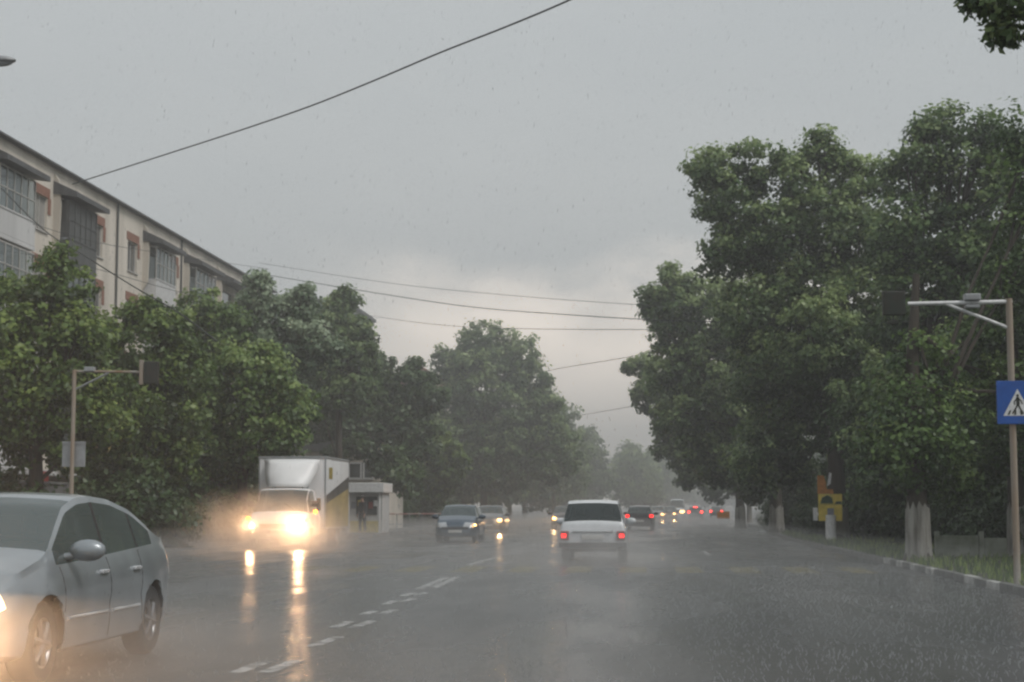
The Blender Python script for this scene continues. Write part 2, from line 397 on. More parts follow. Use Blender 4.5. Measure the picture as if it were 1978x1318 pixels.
# markings: measured points on the road
def line(name, pts, w, mt, z=.004):
    mb = MB(); vs = []; fs = []
    P = [Vector((p[0], p[1], z)) for p in pts]
    for i, p in enumerate(P):
        t = (P[min(i+1, len(P)-1)] - P[max(0, i-1)]).normalized(); n = Vector((-t.y, t.x, 0))
        vs += [p - n*w/2, p + n*w/2]
    for i in range(len(P)-1): fs.append((2*i, 2*i+1, 2*i+3, 2*i+2))
    return mb.add(vs, fs)
def g(px, py):
    d = _R @ Vector((px - W/2, H/2 - py, -F)); t = -CH / d.z
    return (d.x*t, d.y*t)
mk_ = MB()
def addline(a, b, w):
    q = line('', [g(*a), g(*b)], w, None); mk_.add(q.v, q.f)
for a, b in (((452,1302),(512,1279)), ((645,1213),(676,1201)), ((700,1188),(724,1181)), ((745,1168),(764,1161)), ((778,1152),(800,1146)), ((808,1139),(862,1116)),
             ((512,1300),(574,1276)), ((600,1250),(655,1231)), ((681,1213),(720,1200)), ((735,1187),(764,1178)), ((776,1163),(800,1157)), ((803,1150),(826,1145)), ((838,1136),(884,1115)),
             ((905,1092),(965,1075)), ((975,1070),(1040,1051)), ((1052,1047),(1085,1037))):
    addline(a, b, .13)
for k in range(9):
    y = 84 + k*14; q = line('', [(-3.9+bend(y), y), (-3.9+bend(y+6), y+6)], .14, None); mk_.add(q.v, q.f)
for k in range(9):
    y = 46 + k*14; q = line('', [(1.7+bend(y), y), (1.7+bend(y+5), y+5)], .13, None); mk_.add(q.v, q.f)
tag(mk_.build('road_lines', M['line_white']), 'worn white dashed lane lines on the wet road', None, kind='structure')
mk_ = MB()
for i in range(11):
    x = -7.6 + i*1.17
    mk_.add([(x, 34.1, .004), (x+.56, 34.1, .004), (x+.56, 37.4, .004), (x, 37.4, .004)], [(0,1,2,3)])
tag(mk_.build('crossing_stripes_road_marking', M['line_yellow']), 'faded yellow zebra crossing stripes on the wet road', None, kind='structure')

# ------------------------------------------------------------------ trees
def leaves(lobes, leaf, per_m2, seed, csize=.55, squash=.9, tone=0.0, inner=.42, lpc=60):
    """lobes: (x,y,z,r) -> leaf sized faces gathered in clumps over the lobes' shells"""
    rng = np.random.default_rng(seed)
    V = []; T = []
    lob = np.array(lobes)
    for (x, y, z, r) in lobes:
        nc = max(8, int(4*PI*r*r*per_m2/ (csize*csize)*.62))
        d = rng.normal(size=(nc, 3)); d /= np.linalg.norm(d, axis=1)[:, None]
        rad = r*np.where(rng.random(nc) < inner, rng.uniform(.35, .8, nc), rng.uniform(.82, 1.10, nc))
        c = np.array([x, y, z]) + d*rad[:, None]*np.array([1, 1, squash])
        # drop clumps buried deep inside another lobe
        keep = np.ones(nc, bool)
        for (x2, y2, z2, r2) in lobes:
            if (x2, y2, z2, r2) == (x, y, z, r): continue
            keep &= np.linalg.norm(c - np.array([x2, y2, z2]), axis=1) > r2*.55
        c = c[keep]; d = d[keep]
        nc = len(c)
        if nc == 0: continue
        cs = csize*rng.uniform(.6, 1.35, nc)
        ct = rng.uniform(-.24, .24, nc) + .32*d[:, 2] + tone + rng.uniform(-.10, .10) + .02  # upward facing clumps get a lighter tint: sky light on crown tops put into colour
        n = int(lpc*1.35)
        off = rng.normal(size=(nc, n, 3)); off /= np.linalg.norm(off, axis=2)[:, :, None]
        off *= (rng.random((nc, n, 1))**.5)*cs[:, None, None]*np.array([1, 1, .72])
        p = c[:, None, :] + off
        nor = off/np.maximum(cs[:, None, None], 1e-6)*.8 + rng.normal(size=(nc, n, 3))*.55 + np.array([0, 0, .55]) + d[:, None, :]*.4
        nor /= np.linalg.norm(nor, axis=2)[:, :, None]
        a = rng.normal(size=(nc, n, 3)); u = np.cross(nor, a); u /= np.linalg.norm(u, axis=2)[:, :, None]
        w = np.cross(nor, u)
        s = leaf*.84*rng.uniform(.5, 1.35, (nc, n, 1))
        q = np.stack([p - u*s*.62, p - w*s*.40 - nor*s*.10, p + u*s*.62, p + w*s*.40 - nor*s*.10], axis=2)
        V.append(q.reshape(-1, 3))
        tt = ct[:, None] + rng.uniform(-.22, .22, (nc, n)) + .42 + off[:, :, 2]/np.maximum(cs[:, None],.01)*.15  # leaves high in a clump tinted lighter too, painted top light
        T.append(np.repeat(tt.reshape(-1), 4))
    V = np.concatenate(V); T = np.clip(np.concatenate(T), 0, 1)
    return V, T
def leafmesh(name, V, T, mt):
    n = len(V)//4; me = bpy.data.meshes.new(name)
    me.vertices.add(len(V)); me.vertices.foreach_set('co', V.astype(np.float32).ravel())
    me.loops.add(len(V)); me.loops.foreach_set('vertex_index', np.arange(len(V), dtype=np.int32))
    me.polygons.add(n); me.polygons.foreach_set('loop_start', np.arange(0, len(V), 4, dtype=np.int32))
    me.update(calc_edges=True)
    at_ = me.attributes.new('tint', 'FLOAT', 'POINT'); at_.data.foreach_set('value', T.astype(np.float32))
    me.materials.append(mt); me.validate(); return me
def trunk_mb(h, r, lobes, rng, lean=0):
    mb = MB(); top = Vector((lean, 0, h))
    pts = [Vector((lean*(t**1.5) + math.sin(t*5+r*9)*.12*t, math.cos(t*4)*.1*t, h*t)) for t in [0, .04, .15, .35, .6, .8, 1]]
    mb.tube(pts, [r*1.5, r*1.15, r, r*.85, r*.7, r*.5, r*.3], 10)
    for (x, y, z, q) in lobes:
        if rng.random() < .4: continue
        b = pts[rng.choice([3, 4, 5])]
        e = Vector((x, y, z)); m1 = b.lerp(e, .5) + Vector((rng.uniform(-.3,.3), rng.uniform(-.3,.3), rng.uniform(-.2,.5)))
        mb.tube([b, m1, e], [r*.34, r*.18, r*.05], 6)
        for k in range(3):
            dd = Vector((rng.uniform(-1,1), rng.uniform(-1,1), rng.uniform(-.4,1))).normalized()*q*.9
            mb.tube([m1.lerp(e, .4), e + dd*.5, e + dd], [r*.16, r*.09, r*.03], 4)
    return mb
def tree(base, plobes, label, mt, group=None, leaf=.2, dens=1.0, seed=1, r=.22, tone=0, name='street_tree', csize=.5, wash=False, th=None, squash=1.0, lpc=56, cat='tree'):
    """plobes: ('w', x, y, z, r) in metres about the base, or (px, py, Y, rpx) measured on the photo"""
    base = Vector(base); lob = []
    for q in plobes:
        if q[0] == 'w': lob.append(q[1:])
        else:
            p = at(q[0], q[1], q[2]) - base; lob.append((p.x, p.y, p.z, q[3]*q[2]/F*1.08))
    e = empty(name, base, 0, label, cat, group)
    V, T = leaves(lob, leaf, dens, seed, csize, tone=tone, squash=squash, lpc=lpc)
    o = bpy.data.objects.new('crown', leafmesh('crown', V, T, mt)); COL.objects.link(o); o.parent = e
    h = th or max(2.0, sum(l[2] for l in lob)/len(lob))
    tb = trunk_mb(h, r, lob, random.Random(seed)).build('trunk', M['bark'], e, smooth=60)
    if wash:
        mb = MB(); zr = [-.02,.06,.18,.5,.85,1.1,1.26]; mb.tube([(0,0,z_) for z_ in zr], [r*1.56, r*1.36, r*1.26, r*1.18, r*1.14, r*1.12, r*1.09], 24, cap=False)
        rj = random.Random(seed*3); amp = [rj.uniform(-.05,.06) for _ in range(24)]
        mb.v = [(v[0]*(1+amp[i%24]*.8), v[1]*(1+amp[i%24]*.8), v[2] + (amp[(i*5)%24]*2.2 if i//24 == 6 else 0)) for i, v in enumerate(mb.v)]
        wv = mb.build('whitewash_band', M['whitewash'], tb, smooth=60)
    return e

LG = M['leaf_linden']
# --- left row (photo pixel lobes at each tree's distance)
def gp(px, Y, z=.12): p = at(px, VY, Y); return (p.x, p.y, z)
tree(gp(70, 46), [(70,700,46,110),(115,560,46,55),(112,505,46,26),(30,610,46,60),(150,650,46,60),(0,760,45,80),(120,800,46,95),(195,740,47,60),(10,560,47,22),(60,850,46,48),(205,830,47,50),(150,830,46,50),(-60,680,45,90)],
     'big linden with pointed crown before the balconies of the block', M['leaf_olive'], seed=11, r=.24, leaf=.17)
tree(gp(262, 52), [(270,680,52,85),(290,600,52,30),(245,610,52,32),(320,640,52,42),(215,640,52,35),(215,760,52,70),(300,790,52,85),(250,855,52,50),(345,720,52,50),(290,880,52,45),(210,900,52,22),(340,900,52,40)],
     'olive green linden standing between the pointed linden and the fresh green tree', M['leaf_olive'], seed=12, r=.22, leaf=.18, tone=-.08)
tree(gp(400, 66), [(392,600,66,36),(385,650,66,50),(440,640,66,45),(340,700,66,45),(410,720,66,60),(360,600,66,25)],
     'narrow fresh green tree in front of the end balconies', M['leaf_bright'], seed=13, leaf=.2, tone=-.04)
tree(gp(520, 74), [(500,560,74,30),(480,605,74,38),(540,605,74,45),(588,590,74,26),(560,680,74,60),(480,690,74,60),(610,670,74,45),(520,740,74,70),(588,565,74,10),(503,540,74,14)],
     'pale silvery leaved tree rising behind the round bright tree', M['leaf_pale'], seed=14, leaf=.22, tone=.10)
tree(gp(470, 58), [(470,745,58,75),(450,700,58,40),(520,720,58,45),(400,760,58,60),(560,790,58,52),(470,830,58,78),(380,840,58,65),(545,850,57.5,45),(420,900,58.5,55),(330,900,58.5,50),(370,945,59,34),(440,940,59,32),(300,930,59,30),(340,840,58.5,50),(480,690,58,22)],
     'round bright green tree just above the white box truck', M['leaf_bright'], seed=15, leaf=.18, tone=-.02)
tree(gp(655, 86), [(640,605,86,36),(662,592,86,30),(692,640,86,30),(650,650,86,50),(610,640,86,40),(680,690,86,45),(600,720,86,55),(660,740,86,60),(700,650,86,20)],
     'windswept tree before the corner of the farther block', LG, seed=16, leaf=.24, tone=.02)
tree(gp(735, 96), [(740,720,96,32),(700,740,96,50),(780,745,96,45),(680,800,96,60),(760,810,96,65),(820,760,96,36),(640,830,96,40),(720,830,96,56),(800,850,96,45),(800,710,96,14),(752,895,90,30),(775,930,90,34),(700,862,90,22),(655,868,90,22)],
     'dark broad tree behind the kiosk with the white canopy', M['leaf_dark'], seed=17, leaf=.25, tone=.18)
tree(gp(935, 132), [(940,665,132,42),(990,690,132,45),(885,700,132,38),(930,740,132,65),(1030,730,132,42),(870,770,132,55),(1000,800,132,70),(880,850,132,65),(960,880,132,70),(1055,800,132,42),(820,830,130,40),(860,680,132,16),(815,890,130,50),(1060,870,132,52)],
     'tallest tree in the middle of the left row, standing above its neighbours', LG, seed=18, leaf=.30, csize=.75, r=.32, tone=.06)
tree(gp(790, 108), [(800,860,108,55),(760,880,108,50),(850,890,108,50),(830,930,108,40),(770,930,108,40)],
     'low bushy tree at the foot of the tallest tree', M['leaf_olive'], seed=19, leaf=.26, tone=-.05)
tree(gp(1070, 175), [(1080,810,175,38),(1050,840,175,45),(1100,870,175,38),(1020,880,170,42),(1090,910,170,38),(1040,920,165,38)],
     'rounded tree stepping down behind the tallest tree', LG, seed=20, leaf=.34, csize=.85, tone=.02, lpc=36)
tree(gp(1132, 220), [(1130,838,220,18),(1135,870,220,28),(1110,890,220,28),(1155,895,220,24),(1135,925,220,35),(1165,930,220,20)],
     'small spire topped tree at the far end of the left row', LG, seed=21, leaf=.38, csize=.9, tone=-.1, lpc=36)
# --- right mass
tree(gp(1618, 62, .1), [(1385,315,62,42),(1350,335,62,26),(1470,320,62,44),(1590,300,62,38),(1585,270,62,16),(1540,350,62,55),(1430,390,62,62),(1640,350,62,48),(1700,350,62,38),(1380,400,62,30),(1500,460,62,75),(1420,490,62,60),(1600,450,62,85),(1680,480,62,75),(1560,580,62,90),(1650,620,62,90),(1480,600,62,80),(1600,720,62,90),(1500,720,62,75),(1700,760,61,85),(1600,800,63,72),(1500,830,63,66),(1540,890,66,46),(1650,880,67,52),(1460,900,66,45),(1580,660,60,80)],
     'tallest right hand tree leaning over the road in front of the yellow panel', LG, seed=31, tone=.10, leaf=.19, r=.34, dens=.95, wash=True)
tree(gp(1500, 80, .1), [(1310,545,80,34),(1285,580,80,42),(1350,600,80,62),(1290,650,80,36),(1420,620,80,75),(1300,720,80,50),(1400,740,80,80),(1500,700,80,70),(1330,800,80,55),(1440,840,80,70),(1262,600,80,18),(1380,880,80,48),(1460,920,80,48),(1360,680,80,60)],
     'mid height tree with drooping boughs on the road side of the verge', LG, seed=32, tone=.06, leaf=.22, r=.3, dens=.9, wash=True)
tree(gp(1430, 100, .1), [(1245,710,100,24),(1218,708,100,10),(1265,760,100,34),(1320,760,100,55),(1240,760,100,14),(1300,820,100,40),(1380,820,100,55),(1275,865,100,18),(1340,880,100,42),(1420,890,100,50),(1330,920,100,25)],
     'lower tree whose fringed branch reaches farthest over the road', LG, seed=33, tone=.06, leaf=.26, r=.28, dens=.9, wash=True)
tree(gp(1445, 135, .1), [(1340,885,135,30),(1370,860,135,40),(1420,870,135,45),(1330,920,135,20),(1390,930,135,35),(1450,920,135,40)],
     'hazy tree at the end of the right row', LG, seed=34, leaf=.3, r=.26, wash=True, lpc=36)
tree(gp(1800, 54, .1), [(1830,270,54,55),(1800,260,54,36),(1890,265,54,45),(1950,300,54,50),(1760,330,54,45),(1850,370,54,85),(1930,430,54,80),(1770,460,54,85),(1860,540,54,95),(1760,620,54,85),(1940,560,54,70),(1840,720,53,95),(1740,780,53,70),(1900,820,53,80),(1800,880,53,55),(1700,880,53,65),(1900,930,53,60),(1660,800,54,60),(1700,940,54,50)],
     'wide right hand tree behind the blue crossing sign', LG, seed=35, leaf=.18, r=.32, dens=.9, tone=-.05)
tree(gp(1772, 38.7, .1), [(1960,610,40,75),(1880,650,40,40),(1990,480,40,80),(2010,350,40,70),(1990,760,40,80),(1930,850,40,55),(1900,740,40,45),(1850,900,40,35),(1990,300,40,36),(1960,250,40,28),(2060,250,40,45),(1780,870,38,62),(1755,790,38.5,60),(1700,860,39,48),(1840,930,39.5,45),(1770,700,39,60),(1830,810,39,60),(1760,930,38.9,36)],
     'yellow green tree with whitewashed trunk beside the low concrete fence', M['leaf_bright'], seed=36, leaf=.14, r=.25, tone=-.22, wash=True, th=6.6)
t2 = tree(gp(1965, 40.5, .1), [('w', 2, 3, 5.5, 1.9), ('w', 3.2, 1, 6.6, 2.0), ('w', 1.2, 4, 4.4, 1.5)],
     'thick whitewashed trunk rising behind the crossing sign pole', M['leaf_dark'], seed=37, leaf=.14, r=.22, wash=True, th=5.5)
# tree off the frame whose bough hangs into the upper corner
tree((7.6, 15.0, .1), [(1965,15,15,40),(1905,2,15,20),(1940,62,15,13),(1890,-6,15,18),(2030,-60,15,90),(2150,-150,15,160),(1990,-90,15,60),('w', 0,0,6.8,1.6), ('w', .8,-.6,8.0,1.7)],
     'near tree whose leafy bough hangs into the top corner of the sky', LG, seed=38, leaf=.085, csize=.22, r=.16, dens=.55, tone=.2, th=6.0, lpc=30)
# back rows behind the right hand trees, and the far avenue: shared crowns
back = tree((13.5, 58, .1), [('w',0,0,6.2,2.9),('w',1.8,.6,5.0,2.4),('w',-1.8,-.6,4.8,2.4),('w',.3,1.6,8.2,2.0),('w',-.8,-1,2.9,2.2),('w',1.2,-1,2.6,2.2)],
     'dark tree of the wood behind the verge', M['leaf_dark'], 'trees of the dark wood behind the verge', leaf=.3, csize=.8, seed=41, name='background_tree', lpc=36)
spots = [(12.5,46),(17,52),(12.5,68),(16,74),(21,64),(12.5,82),(12.5,96),(15,110),(18,90),(22,48),(13,40),(17,36),(26,58),(14,126),(16,145),(19,165),(27,40),(24,76)]
for i, (x, y) in enumerate(spots):
    c = copy_tree(back); c.location = (x + bend(y), y, .1); c.rotation_euler = (0,0,i*1.3); s = .95 + .3*((i*7)%5)/5; c.scale = (s,s,s)
    
far = tree((-11, 205, .1), [('w',0,0,6.5,3.0),('w',2,.5,5.2,2.4),('w',-2,-.5,5.4,2.4),('w',.4,1.4,8.8,2.0),('w',-.8,-1,3.4,2.4),('w',1.6,-1,3.2,2.3)],
     'hazy tree of the far avenue, fading into the rain', LG, 'trees of the far avenue fading into the rain', leaf=.42, csize=1.0, seed=42, name='background_tree', lpc=34)
spots = [(-12,240,1),(-13,265,1.1),(-12,295,1),(-14,330,1.2),(-12,370,1.1),(-14,420,1.2),(-12,470,1.2),(-8,520,1.2),(-22,225,1.2),(-24,260,1.2),(-26,310,1.3),
         (9,190,.9),(8.5,215,.85),(9,245,.9),(9,280,.9),(9,320,.9),(10,370,1),(10,430,1),(14,230,1.1),(15,300,1.2),(0,560,1.1),(6,575,1.2),(-6,560,1.1),(12,560,1.1),(-34,140,1.2),(-36,180,1.3),(-30,200,1.2),(20,400,1.2),(22,480,1.3),(-18,160,1.0),(-20,185,1.1),
         (-20,118,.9),(-19,140,.95),(-30,122,1.0)]
far.scale = (.9,.9,.9)
for i, (x, y, s) in enumerate(spots):
    c = copy_tree(far); c.location = (x + bend(y), y, .1); c.rotation_euler = (0,0,i*2.1); c.scale = (s,s,s*.95)
# shrubs under the right hand trees and at the left, shared mesh
sh = tree((9.2, 42, .1), [('w',0,0,.75,.85),('w',.9,.2,.6,.7),('w',-.9,-.2,.6,.7),('w',.1,.5,1.4,.6),('w',-.4,-.4,.35,.5)],
     'dark leafy shrub growing under the right hand trees', M['leaf_dark'], 'shrubs under the right hand trees', leaf=.13, csize=.3, seed=43, r=.04, name='shrub', th=.8, lpc=36, cat='shrub')
for i, (x, y) in enumerate([(10.9,45),(9.6,48),(11.5,50),(9.0,53),(10.4,57),(10.6,61),(9.4,65),(8.2,68),(7.2,72),(7.4,84),(7.5,92),(7.7,98),(7.9,105),(8.1,112),(9.8,73),(8.0,77),(9.4,82),(8.2,88),(9.4,94),(8.4,101),(9.6,108),(8.6,116),(9.0,126),(8.6,137),(12.6,43),(14,46),(10.9,41)]):
    c = copy_tree(sh); c.location = (x + bend(y), y, .1); c.rotation_euler = (0,0,i*1.7); s = 1.0 + .6*((i*3)%4)/4; c.scale = (s,s,s*1.1)

for i, (x, y) in enumerate([(-15.4,49),(-16.6,52),(-17.5,55),(-16.4,57),(-18.0,59),(-16.8,61),(-18.4,63),(-17,65),(-18.6,67),(-17.3,70),(-19,72),(-17.6,75),(-19,79),(-17.8,84),(-19,46),(-17,96),(-15.8,104),(-16.5,112),(-15.6,122)]):
    c = copy_tree(sh); c.location = (x, y, .1); c.rotation_euler = (0,0,i*1.1); s_ = 1.25 + .6*((i*3)%4)/4; c.scale = (s_,s_,s_*(1.0 if y < 56 else 1.15))
    c['label'] = 'dark leafy shrub growing behind the left pavement trees'; c['group'] = 'shrubs behind the left pavement trees'
# undergrowth skirt: grass tufts on the verge
def tufts():
    n = 9000; rng = np.random.default_rng(5)
    x = RR + .25 + rng.random(n)**1.3*5.5; y = 22 + rng.random(n)*60
    x = x + np.array([bend(v) for v in y])
    h = rng.uniform(.05, .2, n); a = rng.uniform(0, PI, n); w = .02
    V = np.zeros((n, 4, 3)); dx, dy = np.cos(a)*w, np.sin(a)*w; lx = rng.uniform(-.05,.05,n); ly = rng.uniform(-.05,.05,n)
    V[:,0] = np.stack([x-dx, y-dy, np.full(n,.09)], 1); V[:,1] = np.stack([x+dx, y+dy, np.full(n,.09)], 1)
    V[:,2] = np.stack([x+dx*.3+lx, y+dy*.3+ly, .1+h], 1); V[:,3] = np.stack([x-dx*.3+lx, y-dy*.3+ly, .1+h], 1)
    o = bpy.data.objects.new('grass', leafmesh('grass', V.reshape(-1,3), np.repeat(rng.random(n), 4), M['leaf_olive'])); COL.objects.link(o)
    tag(o, 'rough wet grass growing on the verge', 'grass', kind='stuff')
tufts()

# ------------------------------------------------------------------ apartment block
FX = -23.45
def wall_open(mb, y0, y1, z0, z1, rects, x, depth=.18, m=0):
    ys = sorted({y0, y1, *[r[0] for r in rects], *[r[1] for r in rects]}); zs = sorted({z0, z1, *[r[2] for r in rects], *[r[3] for r in rects]})
    for i in range(len(ys)-1):
        for k in range(len(zs)-1):
            cy, cz = (ys[i]+ys[i+1])/2, (zs[k]+zs[k+1])/2
            if any(r[0] < cy < r[1] and r[2] < cz < r[3] for r in rects): continue
            mb.add([(x,ys[i],zs[k]),(x,ys[i+1],zs[k]),(x,ys[i+1],zs[k+1]),(x,ys[i],zs[k+1])], [(0,1,2,3)], m)
    for a, b, c, d in rects:
        q = x - depth
        mb.add([(x,a,c),(x,b,c),(x,b,d),(x,a,d),(q,a,c),(q,b,c),(q,b,d),(q,a,d)], [(0,1,5,4),(1,2,6,5),(2,3,7,6),(3,0,4,7)], m)
def window_part(parent, x, y0, y1, z0, z1, split=2, mt=None, pane=None):
    mb = MB(); t = .06; a, b = x-.16, x-.09
    mb.box(a,b,y0,y1,z0,z0+t); mb.box(a,b,y0,y1,z1-t,z1); mb.box(a,b,y0,y0+t,z0+t,z1-t); mb.box(a,b,y1-t,y1,z0+t,z1-t)
    for k in range(1, split):
        c = y0 + (y1-y0)*k/split; mb.box(a,b,c-.03,c+.03,z0+t,z1-t)
    mb.box(x-.02, x+.07, y0-.06, y1+.06, z0-.05, z0-.005)
    f = mb.build('window', mt or M['wood_frame'], parent)
    p = MB(); p.add([(x-.13,y0+t,z0+t),(x-.13,y1-t,z0+t),(x-.13,y1-t,z1-t),(x-.13,y0+t,z1-t)], [(0,1,2,3)])
    p.build('pane', pane or M['win_dark'], f, fix=False)
    return f
blk = empty('apartment_building', (FX, 76, 0), 0, 'beige five storey apartment block with balconies above the left trees', 'building')
def loc(mb): mb.M = Matrix.Translation((-FX, -76, 0)); return mb
EH = 14.8; fl = [2.8, 5.55, 8.3, 11.05]
balc = [(56.4,59.9,'grey'),(63.6,66.9,'sheet'),(75.4,78.6,'glazed'),(82.3,86.2,'glazed'),(88.8,92.9,'open'),(98.0,101.2,'glazed'),(47.5,51,'open')]
wins_y = [(61.4,62.7),(68.2,69.4),(72.9,74.3),(79.6,80.8),(86.9,88.0),(93.6,95.0),(96.0,97.2),(53.5,54.9),(44.5,46)]
rects = []
for z in fl:
    for a, b in wins_y: rects.append((a, b, z+1.0, z+2.4))
    for a, b, t in balc: rects.append((a+.5, b-.5, z+.12, z+2.35))
shopr = [(45+i*5.4, 49.2+i*5.4, .5, 2.35) for i in range(10)]
mb = loc(MB()); wall_open(mb, 40, 102, 0, EH, rects + shopr, FX)
mb.add([(FX,40,0),(FX-12,40,0),(FX-12,40,EH),(FX,40,EH)], [(0,1,2,3)]); mb.add([(FX,102,0),(FX-12,102,0),(FX-12,102,EH),(FX,102,EH)], [(0,1,2,3)])
mb.add([(FX-12,40,0),(FX-12,102,0),(FX-12,102,EH),(FX-12,40,EH)], [(0,1,2,3)])
mb.build('wall', M['wall'], blk, fix=False)
mb = loc(MB())
mb.prism([(FX+.28, EH+.0), (FX+.28, EH+.07), (FX-6, EH+1.5), (FX-12.4, EH+.14), (FX-12.4, EH)], 'y', 39.6, 102.4)
rf = mb.build('roof', M['canopy'], blk)
ch = loc(MB())
for y in (52, 80, 96): ch.box(FX-7, FX-6.2, y, y+1.2, EH+.8, EH+2.3)
ch.build('chimney', M['brick'], rf)
for z in fl:
    for a, b in wins_y:
        w = window_part(blk, 0, 0, 0, 0, 0) if False else None
        mb = MB()
        f = window_part(None, FX, a, b, z+1.0, z+2.4, 2, None, M['win_dark'] if (int(a*3+z) % 3) else M['curtain'])
        f.parent = blk; f.location = (-FX, -76, 0)
        if z > 5:
            l = loc(MB()); l.box(FX, FX+.03, a-.2, b+.2, z+2.4, z+2.78); l.box(FX, FX+.03, b+.02, b+.32, z+1.75, z+2.4)
            l.build('brick_lintel', M['brick'], blk)
for z in fl:
    for a, b, t in balc:
        o_ = FX + .6
        top = z == fl[-1]
        whiteb = (a < 60) and not top
        s = loc(MB()); s.box(FX, o_+.02, a, b, z-.16, z)
        s.box(o_-.06, o_, a, b, z+.02, z+.92); s.box(FX, o_-.06, a, a+.06, z+.02, z+.92); s.box(FX, o_-.06, b-.06, b, z+.02, z+.92)
        s.box(o_-.08, o_+.03, a-.02, b+.02, z+.92, z+.98)
        pm_ = {'glazed': M['rail_panel'], 'sheet': M['sheet'], 'open': M['wall'], 'grey': M['wall_white']}[t]
        bo = s.build('balcony', pm_, blk)
        d = loc(MB()); d.add([(FX-.17,a+.5,z+.1),(FX-.17,b-.5,z+.1),(FX-.17,b-.5,z+2.36),(FX-.17,a+.5,z+2.36)], [(0,1,2,3)]); 
        d.build('balcony_door', M['win_dark'], bo, fix=False)
        if t in ('glazed', 'sheet', 'grey') or (z < 9):
            gmb = loc(MB()); nn = 5; h0, h1 = z+.98, z+2.45
            for k in range(nn+1):
                y = a + .03 + (b-a-.06)*k/nn; gmb.box(o_-.05, o_, y-.025, y+.025, h0, h1)
            gmb.box(o_-.05, o_, a, b, h1, h1+.05); gmb.box(o_-.05, o_, a, b, (h0+h1)/2-.02, (h0+h1)/2+.02)
            gmb.box(FX, o_-.05, a, a+.05, h1, h1+.05); 
            gl_ = gmb.build('glazing_frame', M['wood_frame'] if t != 'sheet' else M['sheet'], bo)
            pmb = loc(MB()); x = o_-.03
            pmb.add([(x,a,h0),(x,b,h0),(x,b,h1),(x,a,h1)], [(0,1,2,3)]); pmb.add([(FX,a+.02,h0),(x,a+.02,h0),(x,a+.02,h1),(FX,a+.02,h1)], [(0,1,2,3)])
            pmb.build('pane', M['sheet'] if (t == 'sheet' and top) else M['glass_pane'] if 'glass_pane' in M else glassmat('balcony_glass', (.5,.55,.55), .45), bo, fix=False)
        if top:
            c = loc(MB()); x1 = o_ + .38
            c.prism([(FX, z+2.70), (FX, z+3.22), (x1, z+2.76), (x1, z+2.56)], 'y', a-.3, b+.45)
            c.build('canopy', M['canopy'], bo)
for y in (75.15, 82.05, 88.55, 97.75, 63.35):
    mb = loc(MB()); mb.prism([(FX, 11.4), (FX+.25, 11.8), (FX+.3, 13.4), (FX+.2, 14.3), (FX, 14.6)], 'y', y, y+.15); mb.build('fin', M['wall'], blk)
mb = loc(MB()); mb.tube([(FX+.07, 71.2, .3), (FX+.07, 71.2, EH)], .05, 8); mb.tube([(FX+.07, 81.4, .3), (FX+.07, 81.4, EH)], .05, 8)
mb.build('downpipe', M['sheet'], blk, smooth=60)
# shop storey
mb = loc(MB()); mb.box(FX+.0, FX+1.1, 42, 101, 2.52, 2.72); mb.build('shop_canopy', M['wall_white'], blk)
mb = loc(MB()); mb.add([(FX-.17,44,.4),(FX-.17,101,.4),(FX-.17,101,2.4),(FX-.17,44,2.4)], [(0,1,2,3)]); mb.build('shop_window', M['win_dark'], blk, fix=False)
for y, mt, w in ((61.6, 'yellow', 1.0), (58.5, 'red_sign', 1.2), (77.5, 'purple', 1.8), (70, 'wall_white', 1.5)):
    mb = MB(); mb.box(-.05, .05, 0, w, 0, .55, 0, .02); mb.box(-.3,-.05,.2,.26,.1,.16); mb.box(-.3,-.05,w-.26,w-.2,.1,.16)
    o = mb.build('shop_sign', M[mt], None); o.location = (FX+1.42, y, 2.1 if mt in ('purple','red_sign') else 2.75)
    tag(o, {'yellow':'small yellow shop sign on the ledge of the block','red_sign':'red shop sign low at the edge of the block','purple':'purple shop sign half hidden under the trees','wall_white':'blank white shop sign standing on the ledge'}[mt], 'sign')
# low grey service wall in front of the shops
mb = MB(); mb.box(0, .25, 0, 17.5, 0, 2.0); mb.box(-.05,.3,-.05,17.55,2.0,2.08); 
for k in range(8): mb.box(.25,.29,.6+k*2.2,.75+k*2.2,0,2.0)
o = mb.build('grey_wall', M['wall_grey']); o.location = (-20.6, 52, .12); tag(o, 'grey wall panel behind the silver sedan roof', 'wall')
o['kind'] = 'thing'
mb = MB(); mb.box(-.16,.16,-.16,.16,0,2.5,0,.02); mb.box(-.2,.2,-.2,.2,2.5,2.6)
o = mb.build('pillar', M['concrete']); p = at(275, VY, 62); o.location = (p.x, 62, .12); tag(o, 'pale square concrete pillar right of the grey wall', 'pillar'); o['kind'] = 'thing'

# farther block and red roofed house
fb = empty('apartment_building', (gx(716, 138), 138, 0), 0, 'pale block corner peeking above the trees beyond the long block', 'building')
mb = MB(); mb.box(-10, 0, -14, 0, 0, 16.9); mb.build('wall', M['wall_white'], fb)
mb = MB(); mb.box(-10.3, .3, -14.3, .3, 16.9, 17.15); mb.build('roof', M['canopy'], fb)
for z in (4,7,10,13,15.0):
    for y in (-13,-9,-5,-2):
        mb = MB(); mb.box(.003, .06, y, y+1.3, z, z+1.4); f = mb.build('window', M['wood_frame'], fb)
        mb = MB(); mb.box(.06, .075, y+.08, y+1.22, z+.08, z+1.32); mb.build('pane', M['win_dark'], f)
hs = empty('red_roofed_house', (gx(812, 150), 150, 0), 0, 'house whose red tiled roof slopes between two trees', 'building')
mb = MB(); mb.box(-5, 4, 0, 9, 0, 11.2); mb.build('wall', M['wall'], hs)
mb = MB(); mb.prism([(-5.5, 11.2), (4.6, 11.2), (-.6, 14.6)], 'y', -.4, 9.4); mb.build('roof', M['roof_red'], hs)
